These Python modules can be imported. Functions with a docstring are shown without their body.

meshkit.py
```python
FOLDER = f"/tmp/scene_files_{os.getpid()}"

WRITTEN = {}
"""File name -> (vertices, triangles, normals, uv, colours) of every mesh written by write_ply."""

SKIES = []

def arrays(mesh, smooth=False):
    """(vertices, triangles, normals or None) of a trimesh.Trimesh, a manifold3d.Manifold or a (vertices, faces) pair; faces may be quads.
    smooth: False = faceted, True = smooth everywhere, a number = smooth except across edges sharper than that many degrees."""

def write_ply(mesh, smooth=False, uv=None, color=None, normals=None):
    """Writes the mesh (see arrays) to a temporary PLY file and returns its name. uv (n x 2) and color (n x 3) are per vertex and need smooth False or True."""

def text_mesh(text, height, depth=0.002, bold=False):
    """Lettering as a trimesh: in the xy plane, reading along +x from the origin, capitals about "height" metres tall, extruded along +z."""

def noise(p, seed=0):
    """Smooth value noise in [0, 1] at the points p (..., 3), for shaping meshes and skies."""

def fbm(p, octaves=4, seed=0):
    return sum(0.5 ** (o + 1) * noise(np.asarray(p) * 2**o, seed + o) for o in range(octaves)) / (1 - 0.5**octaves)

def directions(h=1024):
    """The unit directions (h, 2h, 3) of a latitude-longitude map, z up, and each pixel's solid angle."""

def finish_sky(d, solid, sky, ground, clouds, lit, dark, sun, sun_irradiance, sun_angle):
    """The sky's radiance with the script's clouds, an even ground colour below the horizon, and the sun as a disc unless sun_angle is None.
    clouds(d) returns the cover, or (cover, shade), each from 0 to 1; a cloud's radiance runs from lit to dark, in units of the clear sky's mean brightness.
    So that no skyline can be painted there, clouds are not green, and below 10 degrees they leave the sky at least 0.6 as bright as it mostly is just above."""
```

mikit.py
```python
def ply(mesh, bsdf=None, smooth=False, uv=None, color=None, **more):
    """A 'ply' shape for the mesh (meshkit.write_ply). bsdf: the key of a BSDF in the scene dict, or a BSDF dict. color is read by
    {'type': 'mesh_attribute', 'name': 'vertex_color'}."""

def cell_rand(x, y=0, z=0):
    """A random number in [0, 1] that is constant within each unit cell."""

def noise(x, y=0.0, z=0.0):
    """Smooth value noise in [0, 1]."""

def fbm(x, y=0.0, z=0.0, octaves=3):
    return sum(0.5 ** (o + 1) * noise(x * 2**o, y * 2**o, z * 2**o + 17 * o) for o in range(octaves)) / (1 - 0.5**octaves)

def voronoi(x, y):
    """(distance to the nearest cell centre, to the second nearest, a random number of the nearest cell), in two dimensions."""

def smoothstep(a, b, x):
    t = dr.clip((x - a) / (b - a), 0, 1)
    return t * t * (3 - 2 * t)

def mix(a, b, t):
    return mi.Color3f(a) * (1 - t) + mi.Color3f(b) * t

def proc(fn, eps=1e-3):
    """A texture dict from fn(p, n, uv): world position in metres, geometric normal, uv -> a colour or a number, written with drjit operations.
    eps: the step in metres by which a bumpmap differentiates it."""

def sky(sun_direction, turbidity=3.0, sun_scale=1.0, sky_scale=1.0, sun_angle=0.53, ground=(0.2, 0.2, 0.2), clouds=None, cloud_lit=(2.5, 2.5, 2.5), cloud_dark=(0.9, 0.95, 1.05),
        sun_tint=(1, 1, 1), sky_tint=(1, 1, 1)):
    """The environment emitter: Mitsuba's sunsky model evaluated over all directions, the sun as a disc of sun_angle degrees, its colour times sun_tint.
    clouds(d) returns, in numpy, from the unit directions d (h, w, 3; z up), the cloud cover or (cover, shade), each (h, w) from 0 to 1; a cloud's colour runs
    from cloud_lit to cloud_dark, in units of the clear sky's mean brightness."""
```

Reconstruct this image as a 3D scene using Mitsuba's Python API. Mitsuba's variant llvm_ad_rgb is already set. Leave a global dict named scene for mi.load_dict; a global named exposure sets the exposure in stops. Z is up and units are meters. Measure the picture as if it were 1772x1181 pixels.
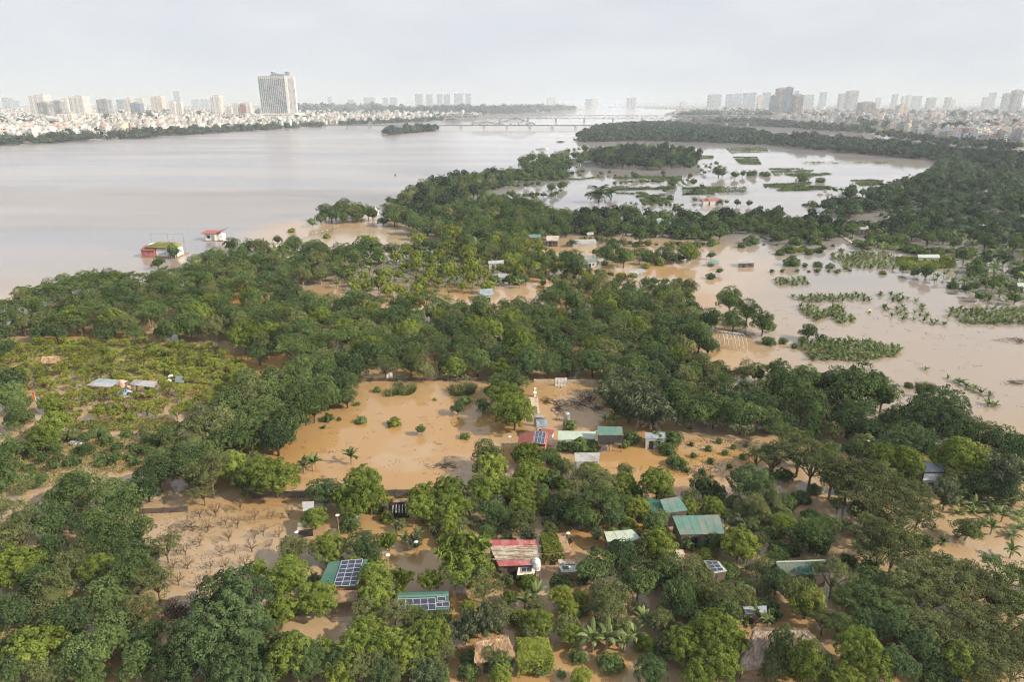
"""Flooded river bank with orchards, huts and a city beyond, seen from a drone."""
import math, re
import numpy as np, trimesh, drjit as dr, mitsuba as mi, mikit, meshkit
from mikit import noise, fbm, smoothstep, mix, cell_rand
from shapely.geometry import Polygon, Point
from shapely import contains_xy
T = mi.ScalarTransform4f
scene, labels = {}, {}
# ---------------------------------------------------------------- camera, sky, sun, exposure
H = 60.0                      # the drone's height over the flood, metres
PITCH = math.radians(19.25)
FPX = 1181.0                  # focal length in pixels of the 1772 x 1181 photograph
FWD = np.array([0, math.cos(PITCH), -math.sin(PITCH)]); UPV = np.array([0, math.sin(PITCH), math.cos(PITCH)])
scene['camera'] = {'type': 'perspective', 'fov': 2 * math.degrees(math.atan(886 / FPX)), 'fov_axis': 'x', 'near_clip': 1.0, 'far_clip': 60000.0,
                   'to_world': T().look_at(origin=[0, 0, H], target=[0, math.cos(PITCH), H - math.sin(PITCH)], up=[0, 0, 1]),
                   'medium': {'type': 'ref', 'id': 'air'}}
SUN_EL, SUN_AZ = math.radians(34), math.radians(108)          # azimuth from straight ahead, clockwise
SUN = [math.cos(SUN_EL) * math.sin(SUN_AZ), math.cos(SUN_EL) * math.cos(SUN_AZ), math.sin(SUN_EL)]
def veil(d):
    n = meshkit.fbm(d / np.maximum(d[..., 2:3] + 0.14, 0.05) * [1.6, 1.6, 1.0], 5, 3)
    s = np.clip((n - 0.36) * 3.2, 0, 1)
    return 0.86 + 0.10 * s, 0.62 * (1 - s)
scene['sky'] = mikit.sky(SUN, turbidity=3, sun_scale=1.65, sky_scale=1.0, sun_tint=(0.96, 1.0, 1.06), sky_tint=(0.90, 0.98, 1.10), clouds=veil, cloud_lit=(3.04, 3.12, 3.28), cloud_dark=(2.72, 2.84, 3.10), ground=(0.25, 0.23, 0.2))
exposure = 1.6
scene['air'] = {'type': 'homogeneous', 'albedo': {'type': 'rgb', 'value': [0.80, 0.89, 1.0]}, 'sigma_t': 1.3e-4, 'phase': {'type': 'isotropic'}}
scene['haze'] = {'type': 'cube', 'to_world': T().translate([0, 17000, 148]) @ T().scale([26000, 19000, 153]), 'bsdf': {'type': 'null'}, 'interior': {'type': 'ref', 'id': 'air'}}
labels['haze'] = {'label': 'pale warm haze lying over the river and the city', 'kind': 'stuff'}

# ---------------------------------------------------------------- where a spot of the photograph lies in the place
def ray(px, py):
    d = FWD - (py - 590.5) / FPX * UPV
    return np.array([(px - 886) / FPX, d[1], d[2]])
def at(px, py, z=0.0):
    d = ray(px, py); t = (z - H) / d[2]
    return np.array([d[0] * t, d[1] * t, z])
def mpp(px, py, z=0.0):
    return (z - H) / ray(px, py)[2] / FPX
def see(p):
    p = np.asarray(p, float) - [0, 0, H]; w = p @ FWD
    return 886 + FPX * p[0] / w, 590.5 - FPX * (p @ UPV) / w
def poly(pts, z=0.0):
    return Polygon([at(x, y, z)[:2] for x, y in pts]).buffer(0)
counts = {}
def numbered(name):
    counts[name] = counts.get(name, 0) + 1
    return name if counts[name] == 1 else f'{name}_{counts[name] - 1:03d}'
def tag(key, label, cat=None, group=None, kind=None):
    e = {}
    if label: e['label'] = label
    if cat: e['category'] = cat
    if group: e['group'] = group
    if kind: e['kind'] = kind
    labels[key] = e
class MB:
    """Collects pieces of one mesh."""
    def __init__(s): s.v, s.f, s.n, s.u = [], [], 0, []
    def add(s, v, f, u=None):
        v, f = np.asarray(v, float), np.asarray(f, int)
        if f.shape[1] == 4: f = np.vstack([f[:, [0, 1, 2]], f[:, [0, 2, 3]]])
        s.v.append(v); s.f.append(f + s.n); s.n += len(v)
        s.u.append(np.zeros((len(v), 2)) if u is None else np.column_stack([np.broadcast_to(u, len(v)), np.zeros(len(v))]))
        return s
    def hexa(s, p, u=None):          # 8 corners: bottom 4 counter-clockwise, top 4
        return s.add(p, [[3, 2, 1, 0], [4, 5, 6, 7], [0, 1, 5, 4], [1, 2, 6, 5], [2, 3, 7, 6], [3, 0, 4, 7]], u)
    def box(s, c, size, rz=0.0, u=None):
        x, y, z = np.array(size) / 2
        p = np.array([[-x, -y, -z], [x, -y, -z], [x, y, -z], [-x, y, -z], [-x, -y, z], [x, -y, z], [x, y, z], [-x, y, z]])
        ca, sa = math.cos(rz), math.sin(rz)
        p[:, :2] = p[:, :2] @ np.array([[ca, sa], [-sa, ca]])
        return s.hexa(p + np.array(c), u)
    def tube(s, a, b, r0, r1=None, n=5, u=None):
        a, b = np.array(a, float), np.array(b, float); r1 = r0 if r1 is None else r1
        t = (b - a) / (np.linalg.norm(b - a) + 1e-9)
        x = np.cross(t, [0, 0, 1] if abs(t[2]) < .9 else [1, 0, 0]); x /= np.linalg.norm(x); y = np.cross(t, x)
        g = np.arange(n) * 2 * np.pi / n
        ring = np.cos(g)[:, None] * x + np.sin(g)[:, None] * y
        i = np.arange(n); j = (i + 1) % n
        f = np.vstack([np.stack([i, j, j + n], 1), np.stack([i, j + n, i + n], 1), np.stack([i * 0 + 2 * n, j, i], 1), np.stack([i * 0 + 2 * n + 1, i + n, j + n], 1)])
        return s.add(np.vstack([a + r0 * ring, b + r1 * ring, a, b]), f, u)
    def slab(s, q, t=0.06, u=None):   # four top corners in order, thickness downwards
        q = np.array(q, float)
        if np.cross(q[1] - q[0], q[2] - q[0])[2] < 0: q = q[::-1]
        return s.hexa(np.vstack([q - [0, 0, t], q]), u)
    def mesh(s): return (np.vstack(s.v), np.vstack(s.f))
    def put(s, key, mat, smooth=False, uv=False):
        scene[key] = mikit.ply(s.mesh(), mat, smooth, uv=np.vstack(s.u) if uv else None); return key
def lerp(a, b, t): return np.asarray(a) * (1 - t) + np.asarray(b) * t

# ---------------------------------------------------------------- materials
def mat(name, **k): scene[name] = {'type': 'twosided', 'bsdf': {'type': 'principled', **k}}
def rgb(*c): return {'type': 'rgb', 'value': list(c)}
def plain(name, c, rough=0.7, spec=0.3, grain=0.18, scale=1.5, dirt=None, metallic=0.0):
    """A colour with grain, and weathering towards dirt."""
    dirt = dirt or tuple(x * 0.6 for x in c)
    def fn(p, n, uv):
        a = fbm(p.x * scale, p.y * scale, p.z * scale, 3); b = noise(p.x * scale * 6, p.y * scale * 6, p.z * scale * 6)
        return mix(c, dirt, smoothstep(0.42, 0.72, a) * 0.9) * (1 - grain / 2 + grain * b)
    mat(name, base_color=mikit.proc(fn), roughness=rough, specular=spec, metallic=metallic)
def leafy(name, a, b, trans=0.5, rough=0.40):
    """Foliage: every leaf between a and b, whole trees a little apart."""
    def fn(p, n, uv):
        t = noise(p.x * 0.13, p.y * 0.13, 3.0)
        w = noise(p.x * 0.31 + 9, p.y * 0.31, 7.0)
        return mix(a, b, dr.clip(0.95 * uv.x + 0.50 * t - 0.22, 0, 1.15)) * (0.75 + 0.5 * w)
    scene[name] = {'type': 'principledthin', 'base_color': mikit.proc(fn), 'roughness': rough, 'diff_trans': trans, 'eta': 1.5, 'spec_trans': 0.0}
leafy('leaf_bright', (0.061, 0.099, 0.020), (0.248, 0.321, 0.071))
leafy('leaf_lime', (0.081, 0.114, 0.022), (0.312, 0.370, 0.081))
leafy('leaf_dark', (0.026, 0.052, 0.025), (0.131, 0.198, 0.082))
leafy('leaf_mid', (0.039, 0.073, 0.027), (0.175, 0.248, 0.091))
leafy('leaf_olive', (0.065, 0.086, 0.035), (0.230, 0.262, 0.113))
leafy('leaf_grey', (0.068, 0.092, 0.052), (0.218, 0.265, 0.153))
leafy('leaf_banana', (0.066, 0.104, 0.035), (0.273, 0.345, 0.150), trans=0.6, rough=0.4)
leafy('leaf_peach', (0.131, 0.166, 0.034), (0.401, 0.451, 0.099))
leafy('leaf_far', (0.020, 0.040, 0.029), (0.072, 0.116, 0.075))
leafy('leaf_grove', (0.031, 0.060, 0.036), (0.118, 0.176, 0.094))
leafy('grass_green', (0.083, 0.099, 0.030), (0.319, 0.320, 0.117), trans=0.3)
plain('bark', (0.16, 0.12, 0.085), 0.9, 0.1, scale=3)
plain('bark_pale', (0.33, 0.27, 0.20), 0.9, 0.1, scale=3)
plain('bark_dark', (0.075, 0.058, 0.045), 0.9, 0.1, scale=3)
GARDEN, COVE = at(1085, 448), at(625, 404)
def water_fn(p, n, uv):
    d = dr.sqrt(p.x * p.x + p.y * p.y)
    s = fbm(p.x * 0.010 + 3, p.y * 0.028, 0.0, 4)                  # silt drifting in long streaks
    c = mix((0.325, 0.202, 0.085), (0.312, 0.222, 0.125), smoothstep(0.35, 0.65, s))
    f = fbm(p.x * 0.05, p.y * 0.065, 4.0, 4)
    c = mix(c, (0.348, 0.262, 0.172), smoothstep(0.46, 0.57, f) * 0.85)
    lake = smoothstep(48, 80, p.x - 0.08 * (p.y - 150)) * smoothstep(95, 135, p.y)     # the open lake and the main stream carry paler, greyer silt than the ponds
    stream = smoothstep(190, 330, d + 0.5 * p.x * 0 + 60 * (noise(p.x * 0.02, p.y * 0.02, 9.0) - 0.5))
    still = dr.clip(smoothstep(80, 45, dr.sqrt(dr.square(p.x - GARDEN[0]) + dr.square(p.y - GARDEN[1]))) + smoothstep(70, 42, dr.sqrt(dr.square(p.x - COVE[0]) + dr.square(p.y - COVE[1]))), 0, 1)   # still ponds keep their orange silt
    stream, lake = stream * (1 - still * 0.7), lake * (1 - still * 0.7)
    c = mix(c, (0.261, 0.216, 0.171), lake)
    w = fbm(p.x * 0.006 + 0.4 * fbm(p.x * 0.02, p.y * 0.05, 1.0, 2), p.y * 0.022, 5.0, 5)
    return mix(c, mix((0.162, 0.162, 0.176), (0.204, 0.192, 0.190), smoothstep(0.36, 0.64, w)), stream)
def water_rough(p, n, uv):
    d = dr.sqrt(p.x * p.x + p.y * p.y)
    w = fbm(p.x * 0.0035, p.y * 0.011, 2.0, 4)
    river = smoothstep(200, 450, d) * smoothstep(60, -40, p.x + 0.12 * (p.y - 300))
    return 0.06 + river * (0.14 + 0.16 * smoothstep(0.38, 0.68, w))
mat('muddy_water', base_color=mikit.proc(water_fn), roughness=mikit.proc(water_rough), specular=0.5, eta=1.55)
scene['muddy_water']['bsdf'].pop('specular')
def earth_fn(p, n, uv):
    a = fbm(p.x * 0.02, p.y * 0.02, 0.0, 4)
    return mix((0.08, 0.085, 0.045), (0.15, 0.13, 0.085), smoothstep(0.35, 0.7, a))
mat('earth', base_color=mikit.proc(earth_fn), roughness=0.95, specular=0.1)
def turf_fn(p, n, uv):
    a = fbm(p.x * 0.25, p.y * 0.25, 0.0, 4); b = noise(p.x * 2.5, p.y * 2.5)
    return mix((0.10, 0.115, 0.035), (0.24, 0.195, 0.085), smoothstep(0.4, 0.75, a)) * (0.75 + 0.5 * b)
mat('turf', base_color=mikit.proc(turf_fn), roughness=0.95, specular=0.1)
plain('white_wall', (0.78, 0.77, 0.74), 0.8, 0.2, scale=0.6, dirt=(0.55, 0.53, 0.49))
plain('cream_wall', (0.70, 0.63, 0.50), 0.8, 0.2, scale=0.6, dirt=(0.52, 0.46, 0.36))
plain('grey_wall', (0.42, 0.42, 0.42), 0.8, 0.2, scale=0.6)
plain('blue_wall', (0.45, 0.56, 0.62), 0.8, 0.2, scale=0.6)
plain('pink_wall', (0.62, 0.43, 0.38), 0.8, 0.2, scale=0.6)
plain('brick_wall', (0.36, 0.19, 0.13), 0.85, 0.2, scale=1.2)
plain('dark_opening', (0.035, 0.035, 0.04), 0.6, 0.3)
plain('tower_glass', (0.09, 0.16, 0.21), 0.2, 0.6, scale=0.1)
plain('tower_grey', (0.40, 0.38, 0.38), 0.7, 0.3, scale=0.06)
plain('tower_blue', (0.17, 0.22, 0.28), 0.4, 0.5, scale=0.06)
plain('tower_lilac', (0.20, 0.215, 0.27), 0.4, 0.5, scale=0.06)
plain('tower_brown', (0.36, 0.30, 0.26), 0.7, 0.3, scale=0.06)
plain('red_roof', (0.30, 0.095, 0.08), 0.55, 0.4, scale=0.9, dirt=(0.26, 0.12, 0.10))
plain('red_sheet', (0.32, 0.075, 0.085), 0.5, 0.4, scale=0.9, dirt=(0.35, 0.18, 0.17))
plain('teal_roof', (0.085, 0.185, 0.165), 0.45, 0.5, scale=0.5, dirt=(0.16, 0.19, 0.17), grain=0.22)
plain('dark_teal_roof', (0.035, 0.12, 0.095), 0.5, 0.5, scale=0.6, dirt=(0.06, 0.13, 0.11))
plain('pale_green_roof', (0.36, 0.44, 0.38), 0.5, 0.4, scale=0.6, dirt=(0.34, 0.38, 0.32))
plain('grey_roof', (0.33, 0.35, 0.37), 0.5, 0.4, scale=0.7, dirt=(0.24, 0.23, 0.22))
plain('blue_grey_roof', (0.25, 0.30, 0.35), 0.5, 0.4, scale=0.7)
plain('old_tin', (0.40, 0.37, 0.33), 0.6, 0.3, scale=0.8, dirt=(0.26, 0.20, 0.15), grain=0.3)
plain('thatch_pale', (0.55, 0.42, 0.28), 0.95, 0.1, scale=2.0, dirt=(0.36, 0.26, 0.17), grain=0.5)
plain('thatch_brown', (0.30, 0.21, 0.14), 0.95, 0.1, scale=2.0, dirt=(0.19, 0.13, 0.09), grain=0.5)
plain('thatch_grey', (0.38, 0.32, 0.27), 0.95, 0.1, scale=2.0, dirt=(0.27, 0.21, 0.17), grain=0.5)
plain('wood', (0.26, 0.18, 0.12), 0.8, 0.2, scale=2)
plain('concrete', (0.46, 0.41, 0.34), 0.85, 0.2, scale=0.8, dirt=(0.35, 0.28, 0.20))
plain('dark_wall', (0.13, 0.11, 0.10), 0.85, 0.2, scale=0.8)
plain('black_net', (0.03, 0.03, 0.033), 0.8, 0.2)
plain('metal_white', (0.75, 0.76, 0.78), 0.4, 0.5, grain=0.05)
plain('steel', (0.55, 0.56, 0.58), 0.35, 0.6, grain=0.1, metallic=0.6)
plain('steel_dark', (0.16, 0.17, 0.18), 0.6, 0.4)
plain('blue_tarp', (0.16, 0.33, 0.62), 0.5, 0.4, scale=1.5, dirt=(0.45, 0.55, 0.70))
plain('pale_tarp', (0.66, 0.70, 0.74), 0.5, 0.4, scale=1.5)
plain('red_cloth', (0.75, 0.05, 0.03), 0.7, 0.2, grain=0.05)
plain('yellow_cloth', (0.85, 0.62, 0.05), 0.7, 0.2, grain=0.05)
plain('rubbish', (0.30, 0.27, 0.25), 0.8, 0.3, scale=4, dirt=(0.25, 0.2, 0.2), grain=0.5)
plain('lime_plastic', (0.55, 0.66, 0.30), 0.5, 0.4)
mat('solar_glass', base_color=rgb(0.030, 0.040, 0.075), roughness=0.12, specular=0.6)
scene['house_paint'] = {'type': 'twosided', 'bsdf': {'type': 'principled', 'base_color': {'type': 'mesh_attribute', 'name': 'vertex_color'}, 'roughness': 0.75, 'specular': 0.25}}

# ---------------------------------------------------------------- ground and water
def sheet(key, pg, z, material, label, skirt=0.0):
    mb = MB()
    for g in getattr(pg, 'geoms', [pg]):
        if g.area < 1: continue
        v, f = trimesh.creation.triangulate_polygon(g, engine='earcut')
        p = np.column_stack([v, np.full(len(v), z)]); f = np.asarray(f)
        c = np.cross(p[f[:, 1]] - p[f[:, 0]], p[f[:, 2]] - p[f[:, 0]])[:, 2]; f[c < 0] = f[c < 0][:, ::-1]
        mb.add(p, f)
        if skirt:
            r = np.array(g.exterior.coords)[:-1]; n = len(r)
            out = r + 0.0; i = np.arange(n); j = (i + 1) % n
            w = np.vstack([np.column_stack([r, np.full(n, z)]), np.column_stack([out, np.full(n, z - skirt)])])
            mb.add(w, np.stack([i, i + n, j + n, j], 1))
    mb.put(key, material); tag(key, label, kind='structure')
sheet('ground', Polygon([(-25900, -1900), (25900, -1900), (25900, 35900), (-25900, 35900)]), -3.0, 'earth', 'muddy river bed and drowned land under the flood')
sheet('flood_water', Polygon([(-25800, -1800), (25800, -1800), (25800, 35800), (-25800, 35800)]), 0.0, 'muddy_water', 'brown flood water of the river and the drowned orchards')
FAR = 34000.0
def bank_land(pts, out):       # a bank's edge from the picture, near to far, closed beyond the horizon
    e = [at(x, y)[:2] for x, y in pts]
    return Polygon(e + [(e[-1][0] * 2.5, FAR), (out, FAR), (out, e[0][1])]).buffer(0)
LEFT_EDGE = [(-420, 268), (-200, 259), (0, 250), (80, 246), (160, 241), (235, 238), (330, 232), (420, 226), (520, 221), (590, 216.5), (650, 214), (720, 211), (780, 207.5), (830, 203), (845, 200), (800, 198), (870, 197), (930, 194.5), (985, 192), (1010, 189.6), (960, 187), (1000, 184.5)]
RIGHT_EDGE = [(1090, 184.5), (1120, 188), (1200, 189.5), (1165, 193), (1150, 198), (1190, 205), (1330, 209), (1480, 216), (1560, 236), (1660, 248), (1740, 252), (1900, 262), (2250, 278)]
LEFT_LAND, RIGHT_LAND = bank_land(LEFT_EDGE, -25000), bank_land(RIGHT_EDGE[::-1], 25000)
sheet('city_bank', LEFT_LAND, 2.0, 'earth', 'built-up land of the far river bank under the white houses', 5.0)
sheet('old_town_bank', RIGHT_LAND, 2.0, 'earth', 'built-up land behind the flooded lake under the dense town', 5.0)
GREEN = {  # low land that the flood leaves just proud
 'turf_bank': ([(118, 742), (130, 731), (220, 726), (300, 727), (318, 738), (300, 747), (200, 746)], 'grassy dike below the orchard sheds'),
 'meadow': ([(815, 580), (870, 572), (980, 572), (1010, 580), (960, 590), (860, 596), (812, 592)], 'strip of yellow grass between the dark tree belts'),
 'orchard_floor': ([(-30, 604), (60, 592), (200, 592), (330, 596), (400, 625), (420, 655), (380, 668), (300, 660), (200, 640), (100, 650), (-30, 660)], 'weedy ground between the young orchard trees'),
 'far_island': ([(1010, 236), (1040, 222), (1140, 221), (1230, 229), (1350, 239), (1480, 248), (1600, 262), (1580, 268), (1420, 255), (1330, 246), (1220, 241), (1080, 239)], 'wooded island between the lake and the bridges'),
}
for k, (p, l) in GREEN.items(): sheet(k, poly(p), 0.25, 'turf', l, 1.0)

# ---------------------------------------------------------------- plants: crowns of unit radius, feet at the origin
def unit(v): return v / (np.linalg.norm(v, axis=-1, keepdims=True) + 1e-9)
def leaves(mb, c, n, L, W, g, droop=0.25, along=None, tint=None):
    """One folded leaf (two triangles) at every point c with normal n; along: the leaf's direction."""
    k = len(c); n = unit(n)
    t = along if along is not None else g.normal(size=(k, 3))
    t = unit(t - n * (t * n).sum(1, keepdims=True)); b = np.cross(n, t)
    L = L * g.uniform(.75, 1.25, (k, 1)); W = W * g.uniform(.75, 1.25, (k, 1))
    v = np.stack([c - t * L / 2, c + b * W / 2 - n * W * .15, c + t * L / 2 - n * L * droop, c - b * W / 2 - n * W * .15], 1).reshape(-1, 3)
    i = np.arange(k)[:, None] * 4
    mb.add(v, np.vstack([i + [0, 1, 2], i + [0, 2, 3]]), np.repeat(g.random(k) if tint is None else tint, 4))
def clumps(mb, cc, rc, k, L, W, g, out=None, flat=1.0, spread=None, droop=.25):
    """k leaves over every clump centre, on the clump's outer side."""
    o = unit(cc if out is None else out); spread = SPREAD[0] if spread is None else spread
    i = np.repeat(np.arange(len(cc)), k)
    d = unit(g.normal(size=(len(i), 3)) + 0.75 * o[i] + [0, 0, .35])
    p = cc[i] + d * (rc[i] * g.uniform(.80, 1.06, len(i)))[:, None] * [1, 1, flat]
    leaves(mb, p, unit(d + spread * g.normal(size=(len(i), 3)) + [0, 0, .25]), L, W, g, droop, tint=.5 * g.random(len(cc))[i] + .5 * g.random(len(i)))
def fib(k, g, zmin=-.35):
    z = np.linspace(1, zmin, k) + g.uniform(-.06, .06, k); z = np.clip(z, zmin, 1)
    a = np.arange(k) * 2.39996 + g.uniform(-.35, .35, k); r = np.sqrt(np.maximum(1 - z * z, 0))
    return np.column_stack([r * np.cos(a), r * np.sin(a), z])
def limbs(mb, ends, base, r0, r1, g, n=5, mid=.35):
    for e in ends:
        m = lerp(base, e, .5) + np.array([0, 0, mid * .3]) + g.normal(size=3) * .05
        mb.tube(base, m, r0, (r0 + r1) / 2, n); mb.tube(m, e, (r0 + r1) / 2, r1, n)
SPREAD = [.36]          # how far leaves turn from their clump's surface
def core(mb, r, zc, g, low=-.6):
    """The inner mass of twigs and shaded leaves that lets no sky through."""
    m = trimesh.creation.icosphere(1); v = np.array(m.vertices); v *= (.82 + .3 * meshkit.noise(v * 1.8 + g.uniform(0, 9), 3))[:, None]; v[:, 2] = np.maximum(v[:, 2], low)
    mb.add(v * r + [0, 0, zc], m.faces, .25)
LEAVES = {2: 1.0, 1: .36, 0: .12}      # how many leaves a crown keeps, near, middle, far
def lod_size(l): return {2: 1.0, 1: 1.55, 0: 2.5}[l]
def crown_round(g, lod, z0, K=46, total=3400, L=.125, W=.062, flat=.86, rc=(.22, .34), core=.68):
    K = {2: K, 1: int(K * .6), 0: int(K * .32)}[lod]; mb = MB()
    d = fib(K, g); c = d * (core * g.uniform(.80, 1.20, K))[:, None]
    s = lod_size(lod); k = max(3, int(total * LEAVES[lod] / K))
    r = g.uniform(*rc, K) * {2: 1, 1: 1.1, 0: 1.25}[lod]
    clumps(mb, c, r, k, L * s, W * s, g)
    inner = unit(g.normal(size=(int(k * K * .14), 3))) * g.uniform(.35, .62, (int(k * K * .14), 1))
    leaves(mb, inner, unit(inner) + .5 * g.normal(size=inner.shape), L * s * 1.5, W * s * 1.9, g)
    v = np.vstack(mb.v); v[:, 2] = v[:, 2] * flat + z0
    mb.v = [v]; mb.f = [np.vstack(mb.f)]; mb.u = [np.vstack(mb.u)]
    return mb, np.column_stack([d[:, :2] * .5, z0 + d[:, 2] * .4])
def crown_lobed(g, lod, z0, lobes=6, total=4000, L=.088, W=.05):
    mb = MB(); tips = []; s = lod_size(lod)
    a0 = g.uniform(0, 6.28)
    for q in range(lobes):
        a = a0 + q * 2.39996; rr = .12 if q == 0 else g.uniform(.40, .60)
        R = .56 if q == 0 else g.uniform(.36, .52); zc = .36 if q == 0 else g.uniform(-.42, .28)
        o = np.array([rr * math.cos(a), rr * math.sin(a), zc])
        K = max(5, int({2: 20, 1: 10, 0: 5}[lod])); d = fib(K, g, -.25)
        c = o + d * (R * .78 * g.uniform(.8, 1.2, K))[:, None] * [1, 1, .82]
        k = max(3, int(total * LEAVES[lod] / K / lobes))
        clumps(mb, c, R * g.uniform(.24, .44, K), k, L * s, W * s, g, out=d + .4 * o)
        tips.append(o + [0, 0, z0 - .1])
    for v in mb.v: v[:, 2] += z0
    return mb, np.array(tips)
def crown_feather(g, lod, z0, pads=15, total=3200, L=.085, W=.040):
    mb = MB(); tips = []; s = lod_size(lod)
    pads = {2: pads, 1: 11, 0: 7}[lod]
    for q in range(pads):
        a = q * 2.39996 + g.uniform(-.4, .4); rr = .92 * math.sqrt((q + .3) / pads) * g.uniform(.8, 1.05)
        o = np.array([rr * math.cos(a), rr * math.sin(a), .42 * (1 - rr ** 2) + g.uniform(-.30, .16)])
        K = {2: 7, 1: 5, 0: 3}[lod]; c = o + g.normal(size=(K, 3)) * [.17, .17, .06]
        k = max(3, int(total * LEAVES[lod] / K / pads))
        clumps(mb, c, g.uniform(.12, .22, K), k, L * s, W * s, g, out=np.tile([0, 0, 1.], (K, 1)), flat=.55, droop=.4)
        tips.append(o + [0, 0, z0 - .05])
    for v in mb.v: v[:, 2] += z0
    return mb, np.array(tips)
def crown_vase(g, lod, z0, total=900, L=.19, W=.055):
    mb = MB(); s = lod_size(lod); K = {2: 13, 1: 9, 0: 6}[lod]
    a = np.arange(K) * 2.39996; rr = .72 * np.sqrt((np.arange(K) + .4) / K)
    c = np.column_stack([rr * np.cos(a), rr * np.sin(a), z0 + g.uniform(-.22, .26, K)])
    clumps(mb, c, g.uniform(.16, .30, K), max(3, int(total * LEAVES[lod] / K)), L * s, W * s, g, out=np.column_stack([np.cos(a) * .4, np.sin(a) * .4, np.ones(K)]), droop=.5)
    return mb, c
def crown_wisp(g, lod, z0, total=3000, L=.20, W=.036):
    mb = MB(); s = lod_size(lod); n = {2: 46, 1: 24, 0: 11}[lod]; tips = []
    for q in range(n):
        a = g.uniform(0, 6.28); lean = g.uniform(.15, 1.0); hgt = z0 * g.uniform(.95, 1.45)
        m = max(4, int(total * LEAVES[lod] / n)); t = g.uniform(.30, 1, m) ** .8
        R = lean * t ** 1.9; z = hgt * (t - .24 * lean * t ** 3)
        p = np.column_stack([R * math.cos(a), R * math.sin(a), z]) + g.normal(size=(m, 3)) * .065
        leaves(mb, p, g.normal(size=(m, 3)) * .6 + [0, 0, .6], L * s, W * s * 1.3, g, .6, along=np.tile([math.cos(a), math.sin(a), -.35], (m, 1)) + .5 * g.normal(size=(m, 3)))
        tips.append(p[-1] * [.6, .6, .8])
    return mb, np.array(tips)
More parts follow.
